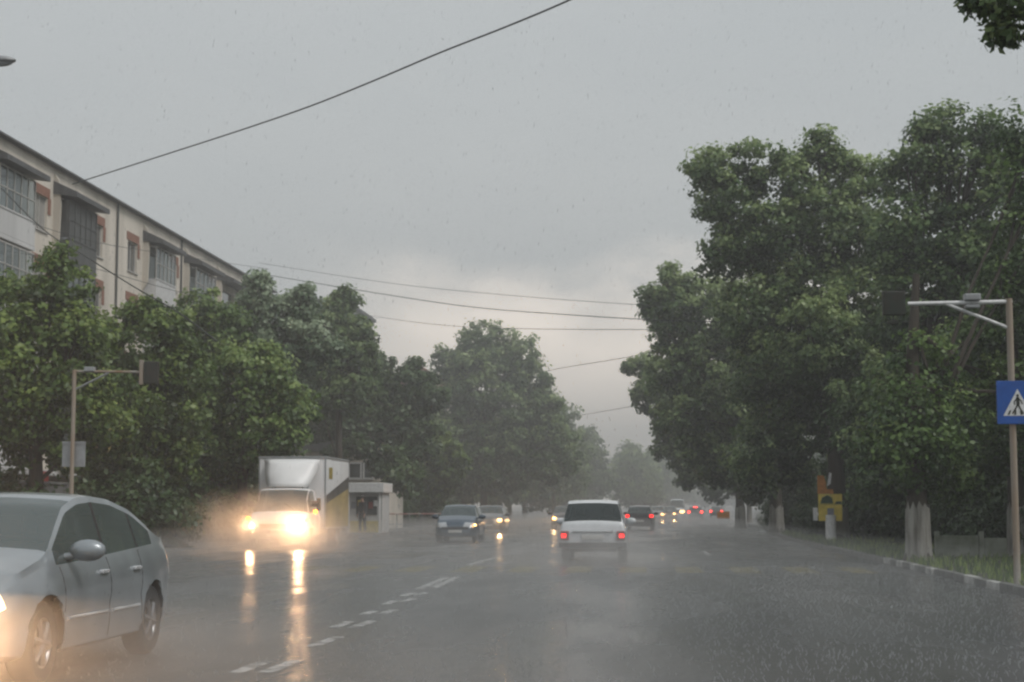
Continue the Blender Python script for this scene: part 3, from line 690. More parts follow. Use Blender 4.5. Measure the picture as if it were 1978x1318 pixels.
for x in (-3, 1):
    for z in (6, 9): 
        mb = MB(); mb.box(x, x+1.2, -.05, -.003, z, z+1.3); mb.build('window', M['win_dark'], hs)

# kiosk and pavilion right of the truck
pv = empty('pavilion', (gx(700, 92), 92, .12), 0, 'beige pavilion with a white framed window above the kiosk', 'building')
mb = MB(); mb.box(-4.6, 1.4, 0, 6, 0, 4.3); mb.build('wall', M['wall'], pv)
mb = MB(); mb.prism([(-4.9, 4.3), (1.7, 4.3), (1.7,4.42), (-1.6, 4.9), (-4.9, 4.42)], 'y', -.3, 6.3); mb.build('roof', M['canopy'], pv)
mb = MB()
for a, b in ((-.82,-.04), (.02,.62)): 
    mb.box(a, b, -.09, -.003, 2.75, 2.85); mb.box(a, b, -.09, -.003, 3.62, 3.72); mb.box(a, a+.09, -.09, -.003, 2.85, 3.62); mb.box(b-.09, b, -.09, -.003, 2.85, 3.62)
w = mb.build('window', M['white_sign'], pv); mb = MB(); mb.box(-.8, .6, -.04, -.002, 2.8, 3.7); mb.build('pane', M['win_dark'], w)
ks = empty('kiosk', (gx(705, 78), 78, .12), 0, 'small kiosk with a broad white canopy right of the truck', 'kiosk')
mb = MB(); mb.box(-.85, .75, .5, 2.6, 0, 2.1); mb.build('wall', M['wall_white'], ks)
mb = MB(); mb.box(-.9, .90, -.1, 2.7, 1.90, 2.36, 0, .03); mb.build('canopy', M['white_sign'], ks)
mb = MB(); mb.box(-.8, .6, .44, .498, .02, .55); mb.build('yellow_panel', M['yellow'], ks)
mb = MB(); mb.box(-.5, .5, .45, .497, .85, 1.7); mb.build('window', M['win_dark'], ks)
for k_, (x_, c_) in enumerate(((-.72,'grey_print'),(-.42,'yellow'),(.1,'red_sign'),(.34,'white_sign'))):
    mb = MB(); mb.box(x_, x_+.2, .42, .446, 1.15 + .1*(k_ % 2), 1.45 + .1*(k_ % 2)); mb.build('poster', M[c_], ks)
for x in (-.8, .68):
    mb = MB(); mb.tube([(x, .05, 0), (x, .05, 1.86)], .05, 8); mb.build('post', M['white_sign'], ks, smooth=60)
# railing beside the kiosk
rg = empty('railing', (gx(742, 88), 88, .12), 0, 'low railing with a red and white top bar beside the kiosk', 'railing')
mb = MB(); mb.tube([(0,0,.85),(4.6,6,.85)], .035, 6); 
mb.build('top_bar', pm('red_white_bar', (.45,.40,.38), .6, 0, .2, 3, col2=(.3,.08,.06)), rg, smooth=60)
mb = MB()
mb.tube([(0,0,.3),(4.6,6,.3)], .02, 6); mb.build('lower_bar', M['steel'], rg, smooth=60)
for k in range(9):
    t = k/8; mb = MB(); mb.tube([(4.6*t,6*t,0),(4.6*t,6*t,.84)], .03, 6); mb.build('post', M['steel'], rg, smooth=60)

# ------------------------------------------------------------------ crossing poles and signs
def crossing_sign(parent, y, w=.64, z=0, name='crossing_sign', x=0):
    """blue square, white triangle, walking figure on stripes, facing -Y"""
    mb = MB(); mb.box(x-w/2, x+w/2, y-.012, y+.012, z, z+w*1.06, 0, .01); s = mb.build(name, M['blue_sign'], parent)
    t = MB(); yy = y-.0155; k = w/.64
    t.add([(x-.225*k, yy, z+.13*k), (x+.225*k, yy, z+.13*k), (x, yy, z+.55*k)], [(0,1,2)])
    t.build('white_triangle', M['white_sign'], s, fix=False)
    f = MB(); yy = y-.019
    def q(a, b, ww):
        a = Vector((a[0],0,a[1])); b = Vector((b[0],0,b[1])); d = (b-a).normalized(); n = Vector((-d.z,0,d.x))*ww/2
        f.add([(x+(p.x)*k, yy, z+p.z*k) for p in (a-n, a+n, b+n, b-n)], [(0,1,2,3)])
    f.add([(x+.022*k*math.cos(i*PI/5)+.0, yy, z+(.445+.022*math.sin(i*PI/5))*k) for i in range(10)], [tuple(range(10))])
    q((0,.42),(.005,.30),.05); q((.0,.31),(-.045,.22),.026); q((-.045,.23),(-.085,.16),.022); q((.005,.31),(.04,.23),.026); q((.04,.235),(.085,.16),.022)
    q((0,.41),(-.055,.35),.018); q((-.055,.35),(-.05,.30),.016); q((0,.41),(.055,.36),.018); q((.055,.36),(.07,.31),.016)
    for i in range(4):
        c = -.15 + i*.1
        f.add([(x+(c-.012)*k, yy+.001, z+.145*k), (x+(c+.022)*k, yy+.001, z+.145*k), (x+(c*.8+.016)*k, yy+.001, z+.215*k), (x+(c*.8-.008)*k, yy+.001, z+.215*k)], [(0,1,2,3)])
    f.build('walking_figure', M['dark_box'], s, fix=False)
    return s
# right pole
PY = 27.3; px_ = at(1961, VY, PY).x; ph = at(1953, 577, PY).z
rp = empty('crossing_sign_pole', (px_, PY, .1), 0, 'rusty crossing pole carrying the blue pedestrian sign on the verge', 'sign pole', 'crossing poles')
mb = MB(); mb.tube([(0,0,-.05),(0,0,ph-.1)], .055, 12); mb.build('post', M['rust'], rp, smooth=60)
mb = MB(); mb.tube([(.05,0,ph-.15),(-1.62,0,ph-.17)], .034, 8); mb.build('arm', M['white_sign'], rp, smooth=60)
mb = MB(); mb.tube([(-.02,0,ph-.58),(-1.0,0,ph-.18)], .028, 8); mb.build('brace', M['white_sign'], rp, smooth=60)
mb = MB(); mb.box(-.72,-.46,-.1,.1,ph-.13,ph-.02,0,.02); mb.box(-.70,-.48,-.08,.08,ph-.25,ph-.2,0,.01); mb.build('lamp', M['sign_back'], rp)
mb = MB(); mb.box(-2.03,-1.66,-.05,.05,ph-.36,ph+.04,0,.02); mb.box(-1.95,-1.78,-.04,.04,ph-.50,ph-.44,0,.01); mb.box(-1.87,-1.85,-.01,.01,ph-.45,ph-.35); mb.build('light_box', M['dark_box'], rp)
crossing_sign(rp, -.075, .66, at(1961, 820, PY).z-.1, x=.07)
# left pole
PY = 42.0; p0 = at(137, VY, PY); ph = at(140, 716, PY).z
lp = empty('crossing_sign_pole', (p0.x, PY, .12), 0, 'rusty crossing pole with grey sign back beside the silver sedan', 'sign pole', 'crossing poles')
mb = MB(); mb.tube([(0,0,-.05),(0,0,ph-.1)], .055, 12); mb.build('post', M['rust'], lp, smooth=60)
mb = MB(); mb.tube([(-.05,0,ph-.14),(1.78,0,ph-.17)], .032, 8); mb.build('arm', M['rust'], lp, smooth=60)
mb = MB(); mb.tube([(.02,0,ph-.62),(.92,0,ph-.18)], .028, 8); mb.build('brace', M['sign_back'], lp, smooth=60)
mb = MB(); mb.box(.28,.54,-.1,.1,ph-.15,ph-.03,0,.02); mb.build('lamp', M['sign_back'], lp)
mb = MB(); mb.box(1.74,1.83,-.06,.06,ph-.5,ph+.14,0,.01); mb.build('sign_board', M['rust'], lp)
mb = MB(); mb.box(1.85,2.25,-.05,.05,ph-.48,ph+.1,0,.03); mb.build('light_box', M['dark_box'], lp)
mb = MB(); z = at(137, 902, PY).z-.12; mb.box(-.3,.32,.075,.095,z,z+.66,0,.008); mb.box(-.3,.32,.05,.075,z+.6,z+.66); sb = mb.build('sign_panel', M['sign_back'], lp)

# street lamp at the left edge, only its head reaches into the frame
LY = 26.0; q = at(30, 117, LY)
sl = empty('street_lamp', (q.x-2.6, LY, .12), 0, 'tall street lamp whose grey head pokes in from the frame edge', 'street lamp')
mb = MB(); mb.tube([(0,0,-.05),(0,0,1.2),(0,0,q.z-1.0)], [.12,.10,.06], 12)
mb.build('pole', M['steel'], sl, smooth=60)
mb = MB(); mb.tube([(0,0,q.z-1.02),(.15,0,q.z-.5),(.7,0,q.z-.2),(1.95,0,q.z-.12)], .04, 10); mb.build('arm', M['steel'], sl, smooth=60)
mb = MB(); mb.sphere((2.25,0,q.z-.115), .36, (1,.42,.22), 20); mb.box(1.85,2.1,-.06,.06,q.z-.18,q.z-.05,0,.02); h_ = mb.build('lamp_head', M['sign_back'], sl, smooth=60)
mb = MB(); mb.sphere((2.32,0,q.z-.15), .24, (1,.45,.28), 16); mb.build('lens', M['lamp_off'], h_, smooth=60)

# yellow advertising panel on a white post (verge)
py = 61.0; b0 = at(1604, VY, py)
yp = empty('advertising_post', (b0.x, py, .1), 0, 'yellow and orange advertising panel on a fat white post on the verge', 'advertising panel')
s = py/F
mb = MB(); mb.tube([(0,0,-.02),(0,0,.06),(0,0,.95)], [.21,.19,.19], 20); mb.build('post', M['white_sign'], yp, smooth=60)
zz = lambda yy: (VY-yy)*s + CH - .1
mb = MB(); mb.box(-.43,.42,-.05,.05,zz(1006),zz(975),0,.01); pnl = mb.build('panel', M['yellow'], yp)
mb = MB(); mb.box(-.12,.12,-.056,-.0505,zz(1001),zz(982)); mb.build('printed_square', M['grey_print'], pnl)
mb = MB(); mb.box(-.43,.42,-.05,.05,zz(974.5),zz(955),0,.01); p2 = mb.build('panel', M['yellow'], yp)
mb = MB(); mb.prism([(-.36,zz(973)),(.1,zz(973)),(.06,zz(962)),(-.1,zz(957)),(-.3,zz(962))], 'y', -.056, -.0505); mb.prism([(.15,zz(974)),(.4,zz(974)),(.38,zz(969)),(.2,zz(969))], 'y', -.056, -.0505)
mb.build('dark_print', M['green_print'], p2)
mb = MB(); mb.prism([(-.45,zz(954.5)),(.12,zz(954.5)),(.1,zz(946)),(-.12,zz(946)),(-.16,zz(932)),(-.22,zz(920)),(-.45,zz(920))], 'y', -.04, .04)
mb.build('upper_panel', M['orange'], yp)
mb = MB(); mb.prism([(-.1,zz(940)),(.02,zz(936)),(.06,zz(916)),(-.02,zz(914))], 'y', -.03, .03); mb.build('upper_strip', M['white_sign'], yp)
mb = MB(); mb.box(-.62,-.46,-.03,.03,zz(1005),zz(981),0,.01); mb.box(-.47,-.43,-.02,.02,zz(996),zz(990)); mb.build('side_plate', M['white_sign'], yp)
# slim white post farther along
wp = at(1436, VY, 104)
mb = MB(); mb.tube([(0,0,-.02),(0,0,1.3),(0,0,1.42)], [.19,.19,.12], 16); mb.tube([(0,0,-.02),(0,0,.15)], [.24,.22], 16)
o = mb.build('bollard', M['white_sign'], None, smooth=50); o.location = (wp.x, 104, .1); tag(o, 'white concrete post at the far end of the verge', 'post')
# low concrete fence between the whitewashed trunks
fc = empty('low_fence', (at(1806, VY, 40.5).x, 40.5, .1), 0, 'low mossy concrete fence between the two whitewashed trunks', 'fence')
mb = MB(); mb.box(0,1.0,0,.07,.06,.56,0,.01); mb.box(1.14,2.0,0,.07,.06,.5,0,.01); mb.build('panel', M['fence'], fc)
for x in (-.02, 1.02, 2.02):
    mb = MB(); mb.box(x,x+.11,-.02,.09,-.02,.66,0,.01); mb.build('post', M['fence'], fc)
# orange traffic cone like thing far right: striped barrier
bl = at(1400, VY, 108)
br = empty('road_barrier', (bl.x, 108, .1), 0, 'small orange and white barrier far down by the kerb', 'barrier')
mb = MB(); mb.box(-.5,.3,-.04,.04,.5,.95,0,.01); mb.build('board', M['orange'], br)
for x in (-.45,.25):
    mb = MB(); mb.box(x-.03,x+.03,-.2,.2,0,.06); mb.box(x-.03,x+.03,-.03,.03,.06,.5); mb.build('leg', M['white_sign'], br)

# ------------------------------------------------------------------ overhead wires
def wire(pts, r, label):
    """pts (px, py, Y) : smoothed"""
    P = [at(*p) for p in pts]
    out = []
    for i in range(len(P)-1):
        p0, p1, p2, p3 = P[max(i-1,0)], P[i], P[i+1], P[min(i+2,len(P)-1)]
        for k in range(6):
            t = k/6; out.append(.5*((2*p1) + (p2-p0)*t + (2*p0-5*p1+4*p2-p3)*t*t + (3*p1-p0-3*p2+p3)*t**3))
    out.append(P[-1])
    mb = MB(); c = sum(out, Vector())/len(out); mb.tube([p - c for p in out], r*.78, 6)
    o = mb.build('overhead_wire', M['wire'], None, smooth=60); o.location = c
    return tag(o, label, 'wire', 'overhead wires')
wire([(140,356,64),(300,305,58),(470,250,53),(600,205,49.5),(720,157,46.5),(850,102,43.5),(980,51,40.5),(1105,-2,38),(1300,-95,34)], .03, 'thick dark cable crossing the sky from the block to the top edge')
wire([(520,532,95),(700,562,86),(900,592,78),(1080,607,72),(1260,618,66),(1400,622,62)], .026, 'dark wire of the middle sky, second above the tallest tree')
wire([(500,508,100),(760,548,90),(1000,572,82),(1250,590,74),(1400,596,70)], .017, 'faint thin wire highest over the tallest tree')
wire([(700,608,138),(840,627,115),(1000,635,100),(1250,637,84),(1400,634,78)], .025, 'wire running just above the top of the tallest tree')
wire([(1040,722,140),(1080,712,135),(1230,687,110),(1400,650,95)], .03, 'short slanting wire right of the tallest tree')
wire([(1090,812,180),(1120,803,175),(1240,781,130),(1400,740,110)], .034, 'lowest slanting wire near the far trees')
wire([(-30,330,58),(80,440,54),(160,492,52),(260,555,50),(345,604,48.5),(420,660,47)], .026, 'dark cable hanging down in front of the block')
wire([(-30,400,58),(160,462,62),(330,492,70),(520,520,90)], .014, 'thin wire stretched along the top balconies')
wire([(-30,478,58),(140,508,60),(330,560,64),(480,600,66)], .014, 'thin wire stretched below the top balconies')
wire([(1868,425,50),(1930,368,46),(1985,325,43),(2080,250,38)], .022, 'wire crossing the right hand foliage, upper of the pair')
wire([(1860,440,50),(1930,380,46),(1985,338,43),(2080,262,38)], .018, 'wire crossing the right hand foliage, lower of the pair')

# ------------------------------------------------------------------ cars
def sm(ys, pts, k=.06):
    """piecewise profile, lightly smoothed"""
    xs = np.array([p[0] for p in pts]); vs = np.array([p[1] for p in pts])
    acc = np.zeros(len(ys)); w = 0
    for d in (-2,-1,0,1,2):
        ww = math.exp(-d*d/2.5); acc += ww*np.interp(np.array(ys)+d*k/2, xs, vs); w += ww
    return acc/w
def car(P, root, paint, glass=None, head=None, tail=None, tailcover=None):
    glass = glass or M['glass']
    y0, y1 = P['y0'], P['y1']
    keys = set(round(v, 4) for v in P['keys'])
    ys = sorted(set(np.round(np.linspace(y0, y1, 78), 4)) | keys | {round(y0+.015,4), round(y0+.04,4), round(y1-.015,4), round(y1-.04,4)})
    ys = [ys[0]] + [b for a, b in zip(ys, ys[1:]) if b - a > .012 or b in keys]
    top = sm(ys, P['top'], P.get('ks', .06)); belt = sm(ys, P['belt'], .05); hw = sm(ys, P['hw'], .08); bot = sm(ys, P['bot'], .05)
    tum = P.get('tumble', .16); SR = 9
    rows = []
    archs = [(a, P['wr']+.045) for a in P['axles']]; az_ = P['wr']
    for i, y in enumerate(ys):
        h = hw[i]; zb = bot[i]; zt = top[i]; zbe = min(belt[i], zt-.05); crown = P.get('crown', .045)
        gh = max(0.0, min(1.0, (zt - zbe - .09)/.40))
        rail = zt - crown*(.8 if gh > .3 else 1.0)
        rail = max(rail, zbe + .004)
        xr = h - .075 - tum*gh - (.03 if gh < .05 else 0)
        r = [(0, zb), (h-.14, zb), (h-.035, zb+.04)]
        for k in range(1, SR+1):
            t = k/SR; z = (zb+.04)*(1-t) + zbe*t
            x = h - .035*(1-t)**3 - .06*max(0, (t-.62)/.38)**2 - .012*math.exp(-((t-.42)/.07)**2)
            for yc, R in archs:
                d = math.hypot(y-yc, z-az_); x += .022*math.exp(-((d-R)/.06)**2) if y1-.2 > y > y0+.2 else 0
            r.append((x, z))
        r.append((h-.068, zbe + min(.018, (rail-zbe)*.2)))
        z13 = max(zbe+.02 if rail-zbe > .03 else rail-.001, rail-.05)
        z13 = min(z13, rail-.0005); f = (z13-zbe)/max(rail-zbe, 1e-4)
        r.append((h-.068 + (xr+.008-h+.068)*f, z13)); r.append((xr, rail))
        r.append((xr-.06, rail+(zt-rail)*.32)); r.append((xr*.6, rail+(zt-rail)*.72)); r.append((xr*.3, rail+(zt-rail)*.94)); r.append((0, zt))
        rows.append(r)
    nr = len(rows[0]); RB = 2+SR   # index of the belt row
    arr = np.array(rows)      # stations x rows x 2
    parts = {}
    for sd in (1, -1):
        vid = {}
        def inside(i, k):
            y = ys[i]; z = arr[i,k,1]
            for yc, R in archs:
                if math.hypot(y-yc, z-az_) < R - 1e-6: return (yc, R)
            return None
        def vert(i, k):
            y = ys[i]; x, z = arr[i,k]
            if 2 <= k <= RB:
                q = inside(i, k)
                if q:
                    d = math.hypot(y-q[0], z-az_) or 1e-6; s_ = q[1]/d; y = q[0] + (y-q[0])*s_; z = az_ + (z-az_)*s_
            return (sd*x, y, z)
        for i in range(len(ys)-1):
            ym = (ys[i]+ys[i+1])/2
            for k in range(nr-1):
                if k < 2 and any(abs(ym-yc) < R for yc, R in archs): continue
                if 2 <= k < RB and all(inside(a, b) for a in (i, i+1) for b in (k, k+1)): continue
                key = ('body',)
                if k == RB+1:
                    if P['side_glass'][0][0] < ym < P['side_glass'][-1][1]: key = ('window_pillar', sd)
                    for n_, (a, b) in enumerate(P['side_glass']):
                        if a < ym < b: key = ('side_window', sd, n_)
                elif k >= RB+3:
                    if P['ws'][0] < ym < P['ws'][1]: key = ('windscreen',)
                    elif P.get('rw') and P['rw'][0] < ym < P['rw'][1]: key = ('rear_window',)
                elif 3 <= k <= RB-1 or k == RB:
                    for n_, (a, b) in enumerate(P['doors']):
                        if a < ym < b: key = ('door', sd, n_)
                zc = arr[i,k,1]
                hl = P.get('hl')
                if hl and hl[0] < ym and hl[1] < (arr[i,k,1]+arr[i,k+1,1])/2 < hl[2] and 2 <= k < nr-1 and abs(arr[i,k,0]) > hl[3]: key = ('headlight', sd)
                q = [vert(i,k), vert(i+1,k), vert(i+1,k+1), vert(i,k+1)]
                if sd < 0: q = q[::-1]
                mb = parts.setdefault(key, MB()); mb.add(q, [(0,1,2,3)])
        # end caps
        for i in (0, len(ys)-1):
            poly = [vert(i, k) for k in range(nr)]
            c = (0, ys[i], (poly[0][2]+poly[-1][2])/2)
            mb = parts[('body',)]
            for k in range(nr-1): mb.add([c, poly[k], poly[k+1]], [(0,1,2)])
    body = None
    for key, mb in parts.items():
        nm = key[0]
        mt = {'window_pillar': M['black'], 'body': paint, 'door': paint, 'side_window': glass, 'windscreen': P.get('wsm', glass), 'rear_window': P.get('rwm', glass), 'headlight': head or M['lamp_off']}[nm]
        o = mb.build(nm, mt, root, smooth=38, fix=True)
        if nm == 'body': body = o
    # seams, sill and bumper inserts
    def xs_at(y, z):
        i = int(np.clip(np.searchsorted(ys, y), 1, len(ys)-1)); i = i if abs(ys[i]-y) < abs(ys[i-1]-y) else i-1
        return float(np.interp(z, arr[i,2:RB+1,1], arr[i,2:RB+1,0])), float(arr[i,RB,1]), float(arr[i,2,1])
    sm_ = MB()
    for sd in (1,-1):
        for yy in sorted({v for d in P['doors'] for v in d}):
            pts = []
            for t in np.linspace(.03, 1, 8):
                x, zt_, zb_ = xs_at(yy, .4); z = zb_ + (zt_-zb_)*t; x = xs_at(yy, z)[0]; 
                if any(math.hypot(yy-yc, z-az_) < R+.02 for yc, R in archs): continue
                pts.append((sd*(x+.001), yy, z))
            if len(pts) > 1: sm_.tube(pts, .0042, 4)
    sm_.build('door_seam', M['black'], body)
    # interior, underbody
    yb0, yb1 = P['axles'][0], P['axles'][1]
    u = MB(); u.box(-hw.max()+.24, hw.max()-.24, y0+.12, y1-.12, float(bot.min())+.03, float(bot.min())+.30)
    for yc in P['axles']: u.tube([(-hw.max()+.2, yc, az_), (hw.max()-.2, yc, az_)], .06, 8)
    u.build('underbody', M['black'], root)
    for rowy in P['seats']:
        for sx_ in (-.36, .36):
            st = MB(); zb = .42
            st.box(sx_-.23, sx_+.23, rowy-.12, rowy+.38, zb, zb+.16, 0, .04); st.box(sx_-.22, sx_+.22, rowy-.26, rowy-.13, zb+.1, zb+.62, 0, .04)
            st.box(sx_-.12, sx_+.12, rowy-.27, rowy-.18, zb+.66, zb+.84, 0, .03); st.build('seat', M['seat'], root, smooth=40)
    d = MB(); yd = P['ws'][1]-.42; d.box(-hw.max()+.22, hw.max()-.22, yd-.1, yd+.25, .55, float(np.interp(yd, ys, belt))-.04, 0, .04)
    d.build('dashboard', M['black'], root)
    # wheels
    for yc in P['axles']:
        for sd in (1,-1):
            R = P['wr']; wx = sd*(float(np.interp(yc, ys, hw))-.12); w2 = .1
            t = MB(); t.M = Matrix.Translation((wx, yc, R)); t.lathe([(R*.60,-w2*.9),(R*.9,-w2),(R*.985,-w2*.72),(R,-w2*.3),(R,w2*.3),(R*.985,w2*.72),(R*.9,w2),(R*.60,w2*.9)], 32, ax='x')
            wheel = t.build('wheel', M['rubber'], root, smooth=50)
            r_ = MB(); r_.M = Matrix.Translation((wx, yc, R))
            r_.lathe([(R*.61, sd*.085),(R*.57, sd*.075),(R*.54, sd*.02),(R*.1, sd*.01)], 28, ax='x')
            for s_ in range(6):
                a = s_*PI/3 + .2; c_, s2 = math.cos(a), math.sin(a)
                r_.tube([(sd*.07, 0, 0), (sd*.078, c_*R*.3, s2*R*.3), (sd*.066, c_*R*.56, s2*R*.56)], [.034,.026,.03], 6)
            r_.tube([(sd*.02,0,0),(sd*.085,0,0)], .045, 12)
            r_.build('rim', M['rim'], wheel, smooth=50)
    # mirrors
    for sd in (1,-1):
        ym = P['mirror'][0]; zm = P['mirror'][1]; x = float(np.interp(ym, ys, hw))
        m_ = MB(); m_.M = Matrix.Translation((sd*(x+.085), ym, zm)) @ Matrix.Rotation(sd*-.12, 4, 'Z')
        m_.sphere((0,0,0), .145, (1.0,.5,.6), 16); m_.M = None
        m_.tube([(sd*(x-.09), ym+.02, zm-.05), (sd*(x+.02), ym+.01, zm-.03)], .03, 8)
        m_.build('mirror', P.get('mirror_mat', paint), root, smooth=60)
    # handles and rubbing strips
    for sd in (1,-1):
        for n_, (a, b) in enumerate(P['doors']):
            zh = P['handle_z']; yh = a + .16; x = xs_at(yh, zh)[0]
            hd = MB(); hd.M = Matrix.Translation((sd*(x+.008), yh, zh)); hd.box(-.02,.02,-.09,.09,-.016,.016,0,.008); hd.M = None
            hd.build('door_handle', M['chrome'] if P.get('chrome') else paint, root, smooth=60)
            if P.get('strip'):
                zz_ = P['strip']; s_ = MB(); ymid = (a+b)/2
                n_s = [v for v in np.linspace(a+.06, b-.06, 8)]
                pts = [(sd*(xs_at(v, zz_)[0]+.006), v, zz_) for v in n_s if not any(math.hypot(v-yc, zz_-az_) < R+.03 for yc, R in archs)]
                if len(pts) > 1: s_.tube(pts, .014, 6); s_.build('trim_strip', M['chrome'], root, smooth=60)
    return body, (ys, top, belt, hw, bot, xs_at)

sedan = dict(y0=-2.27, y1=2.22, wr=.315, axles=(-1.33, 1.355),
    top=[(-2.27,.50),(-2.25,.82),(-2.2,1.0),(-2.05,1.07),(-1.72,1.10),(-1.45,1.2),(-1.05,1.35),(-.6,1.435),(-.1,1.46),(.25,1.44),(.55,1.36),(1.15,1.04),(1.3,.985),(1.75,.88),(2.05,.74),(2.18,.60),(2.22,.45)],
    belt=[(-2.27,.5),(-2.2,.93),(-1.75,.985),(-1.2,.965),(0,.91),(.9,.87),(1.3,.86),(1.8,.76),(2.1,.62),(2.22,.45)],
    hw=[(-2.27,.66),(-2.2,.76),(-1.9,.85),(-1.2,.885),(0,.89),(1.2,.88),(1.75,.84),(2.05,.74),(2.18,.6),(2.22,.5)],
    bot=[(-2.27,.34),(-1.9,.24),(-1.6,.2),(1.7,.2),(2.22,.25)],
    keys=(-1.46,-1.0,-1.5,-.62,-.05,-.11,.9,1.18,.5,-.95), side_glass=[(-1.46,-1.0),(-.95,-.14),(-.05,1.05)],
    ws=(.36,1.16), rw=(-1.66,-.98), doors=[(-.95,-.08),(-.08,1.0)], hl=(1.93,.60,.78,.36), mirror=(.78,.99), handle_z=.80, seats=(-.75,.15), strip=.47, chrome=True)
hatch = dict(y0=-1.95, y1=1.95, wr=.295, axles=(-1.22, 1.22),
    top=[(-1.95,.5),(-1.93,.85),(-1.82,1.02),(-1.6,1.28),(-1.4,1.38),(-.8,1.43),(-.1,1.44),(.2,1.41),(.45,1.33),(1.0,1.02),(1.2,.97),(1.6,.86),(1.82,.74),(1.92,.6),(1.95,.45)],
    belt=[(-1.95,.5),(-1.9,.9),(-1.5,.96),(0,.90),(.9,.86),(1.3,.84),(1.7,.74),(1.9,.6),(1.95,.45)],
    hw=[(-1.95,.66),(-1.85,.76),(-1.2,.82),(0,.83),(1.2,.82),(1.6,.78),(1.85,.68),(1.92,.6),(1.95,.5)],
    bot=[(-1.95,.34),(-1.6,.22),(1.6,.2),(1.95,.24)],
    keys=(-1.3,-.85,-.8,-.05,.85,1.02,.4), side_glass=[(-1.3,-.85),(-.8,-.08),(0,.95)], ws=(.3,1.02), rw=(-1.84,-1.5),
    doors=[(-.85,-.04),(-.04,.95)], hl=(1.5,.58,.76,.40), mirror=(.68,.96), handle_z=.78, seats=(-.75,.1))
wagon = dict(y0=-2.2, y1=2.15, wr=.30, axles=(-1.25, 1.2), ks=.035, crown=.035, tumble=.13,
    top=[(-2.2,.42),(-2.185,.80),(-2.15,.93),(-2.10,.97),(-1.9,1.39),(-1.82,1.43),(-1.2,1.455),(-.1,1.45),(.2,1.42),(.32,1.38),(.85,.99),(1.0,.94),(1.9,.84),(2.08,.78),(2.13,.6),(2.15,.45)],
    belt=[(-2.2,.42),(-2.17,.86),(-2.1,.90),(0,.88),(.9,.86),(1.9,.76),(2.1,.66),(2.15,.45)],
    hw=[(-2.2,.77),(-2.12,.81),(-1.2,.82),(0,.82),(1.2,.82),(1.9,.79),(2.1,.75),(2.15,.70)],
    bot=[(-2.2,.40),(-2.0,.26),(1.7,.2),(2.15,.26)],
    keys=(-1.85,-1.0,-.92,-.05,.88,-2.11,-1.9,.3), side_glass=[(-1.85,-1.02),(-.92,-.08),(0,.78)], ws=(.3,.88), rw=(-2.1,-1.9),
    doors=[(-1.0,-.04),(-.04,.85)], mirror=(.6,.93), handle_z=.78, seats=(-.75,.1), chrome=True)

def lampbox(parent, name, b, mt, bev=.02):
    mb = MB(); mb.box(*b, 0, bev); return mb.build(name, mt, parent, smooth=40)
def headlight_spot(parent, loc_, energy, col=(1,.74,.45), size=70, blend=.7, tilt=-.06, name='headlight_beam'):
    ld = bpy.data.lights.new(name, 'SPOT'); ld.energy = energy; ld.color = col; ld.spot_size = math.radians(size); ld.spot_blend = blend; ld.shadow_soft_size = .07
    o = bpy.data.objects.new(name, ld); COL.objects.link(o); o.parent = parent; o.location = loc_
    o.rotation_euler = (PI/2 + tilt, 0, 0)       # points along local +Y
    return o

# 1 silver sedan, facing the camera side
c1 = empty('sedan_car', (-4.47-.885-.02, 13.65, 0), PI, 'silver grey saloon car cut by the frame edge at the near lane', 'car')
car(sedan, c1, M['silver'], glassmat('sedan_glass', (.42,.50,.49), .55), head=M['head_side'])
lampbox(c1, 'taillight', (-.68,-.45,-2.25,-2.15,.76,.92), M['tail_off']); lampbox(c1, 'taillight', (.45,.68,-2.25,-2.15,.76,.92), M['tail_off'])
lampbox(c1, 'number_plate', (-.26,.26,2.20,2.235,.42,.53), M['plate'], .004); lampbox(c1, 'grille', (-.36,.36,2.12,2.215,.56,.64), M['black'], .01)
headlight_spot(c1, (.62, 2.3, .68), 350, (1,.60,.32), size=140); headlight_spot(c1, (-.62, 2.3, .68), 750, (1,.60,.32), size=150)

# 4 white estate, seen from behind
wy = 43.0
c4 = empty('estate_car', (gx(1150, wy), wy, 0), 0, 'old white estate car ahead with both tail lamps lit', 'car')
wag = dict(wagon); wag['rwm'] = M['glass_clear']; wag['wsm'] = M['glass_clear']
car(wag, c4, M['white_paint'], M['glass_clear']); c4.scale = (1, 1, 1.04)
for sd in (1,-1):
    a, b = sorted((sd*.58, sd*.79))
    t = lampbox(c4, 'taillight', (a,b,-2.235,-2.16,.50,.72), M['tail_off'])
    a, b = sorted((sd*.65, sd*.765)); lampbox(t, 'lit_lens', (a,b,-2.245,-2.236,.565,.655), M['tail_on'], .003)
lampbox(c4, 'bumper', (-.83,.83,-2.30,-2.17,.34,.45), M['black']); lampbox(c4, 'number_plate', (-.27,.27,-2.235,-2.2,.52,.64), M['plate'], .004)
lampbox(c4, 'tailgate_trim', (-.5,.5,-2.235,-2.19,.70,.735), M['chrome'], .005)
# 3 blue hatchback oncoming
c3 = empty('hatchback_car', (gx(890, 65), 65, 0), PI, 'dark blue hatchback coming towards us right of the kiosk', 'car')
hb = dict(hatch); hb['wsm'] = M['glass']
car(hb, c3, M['blue_paint'], M['glass'])
lampbox(c3, 'number_plate', (-.26,.26,1.93,1.965,.36,.47), M['plate'], .004); lampbox(c3, 'grille', (-.5,.5,1.87,1.955,.48,.58), M['black'], .01)
l_ = lampbox(c3, 'lit_lamp', (-.80,-.71,1.78,1.86,.62,.69), M['head_dim'], .02)
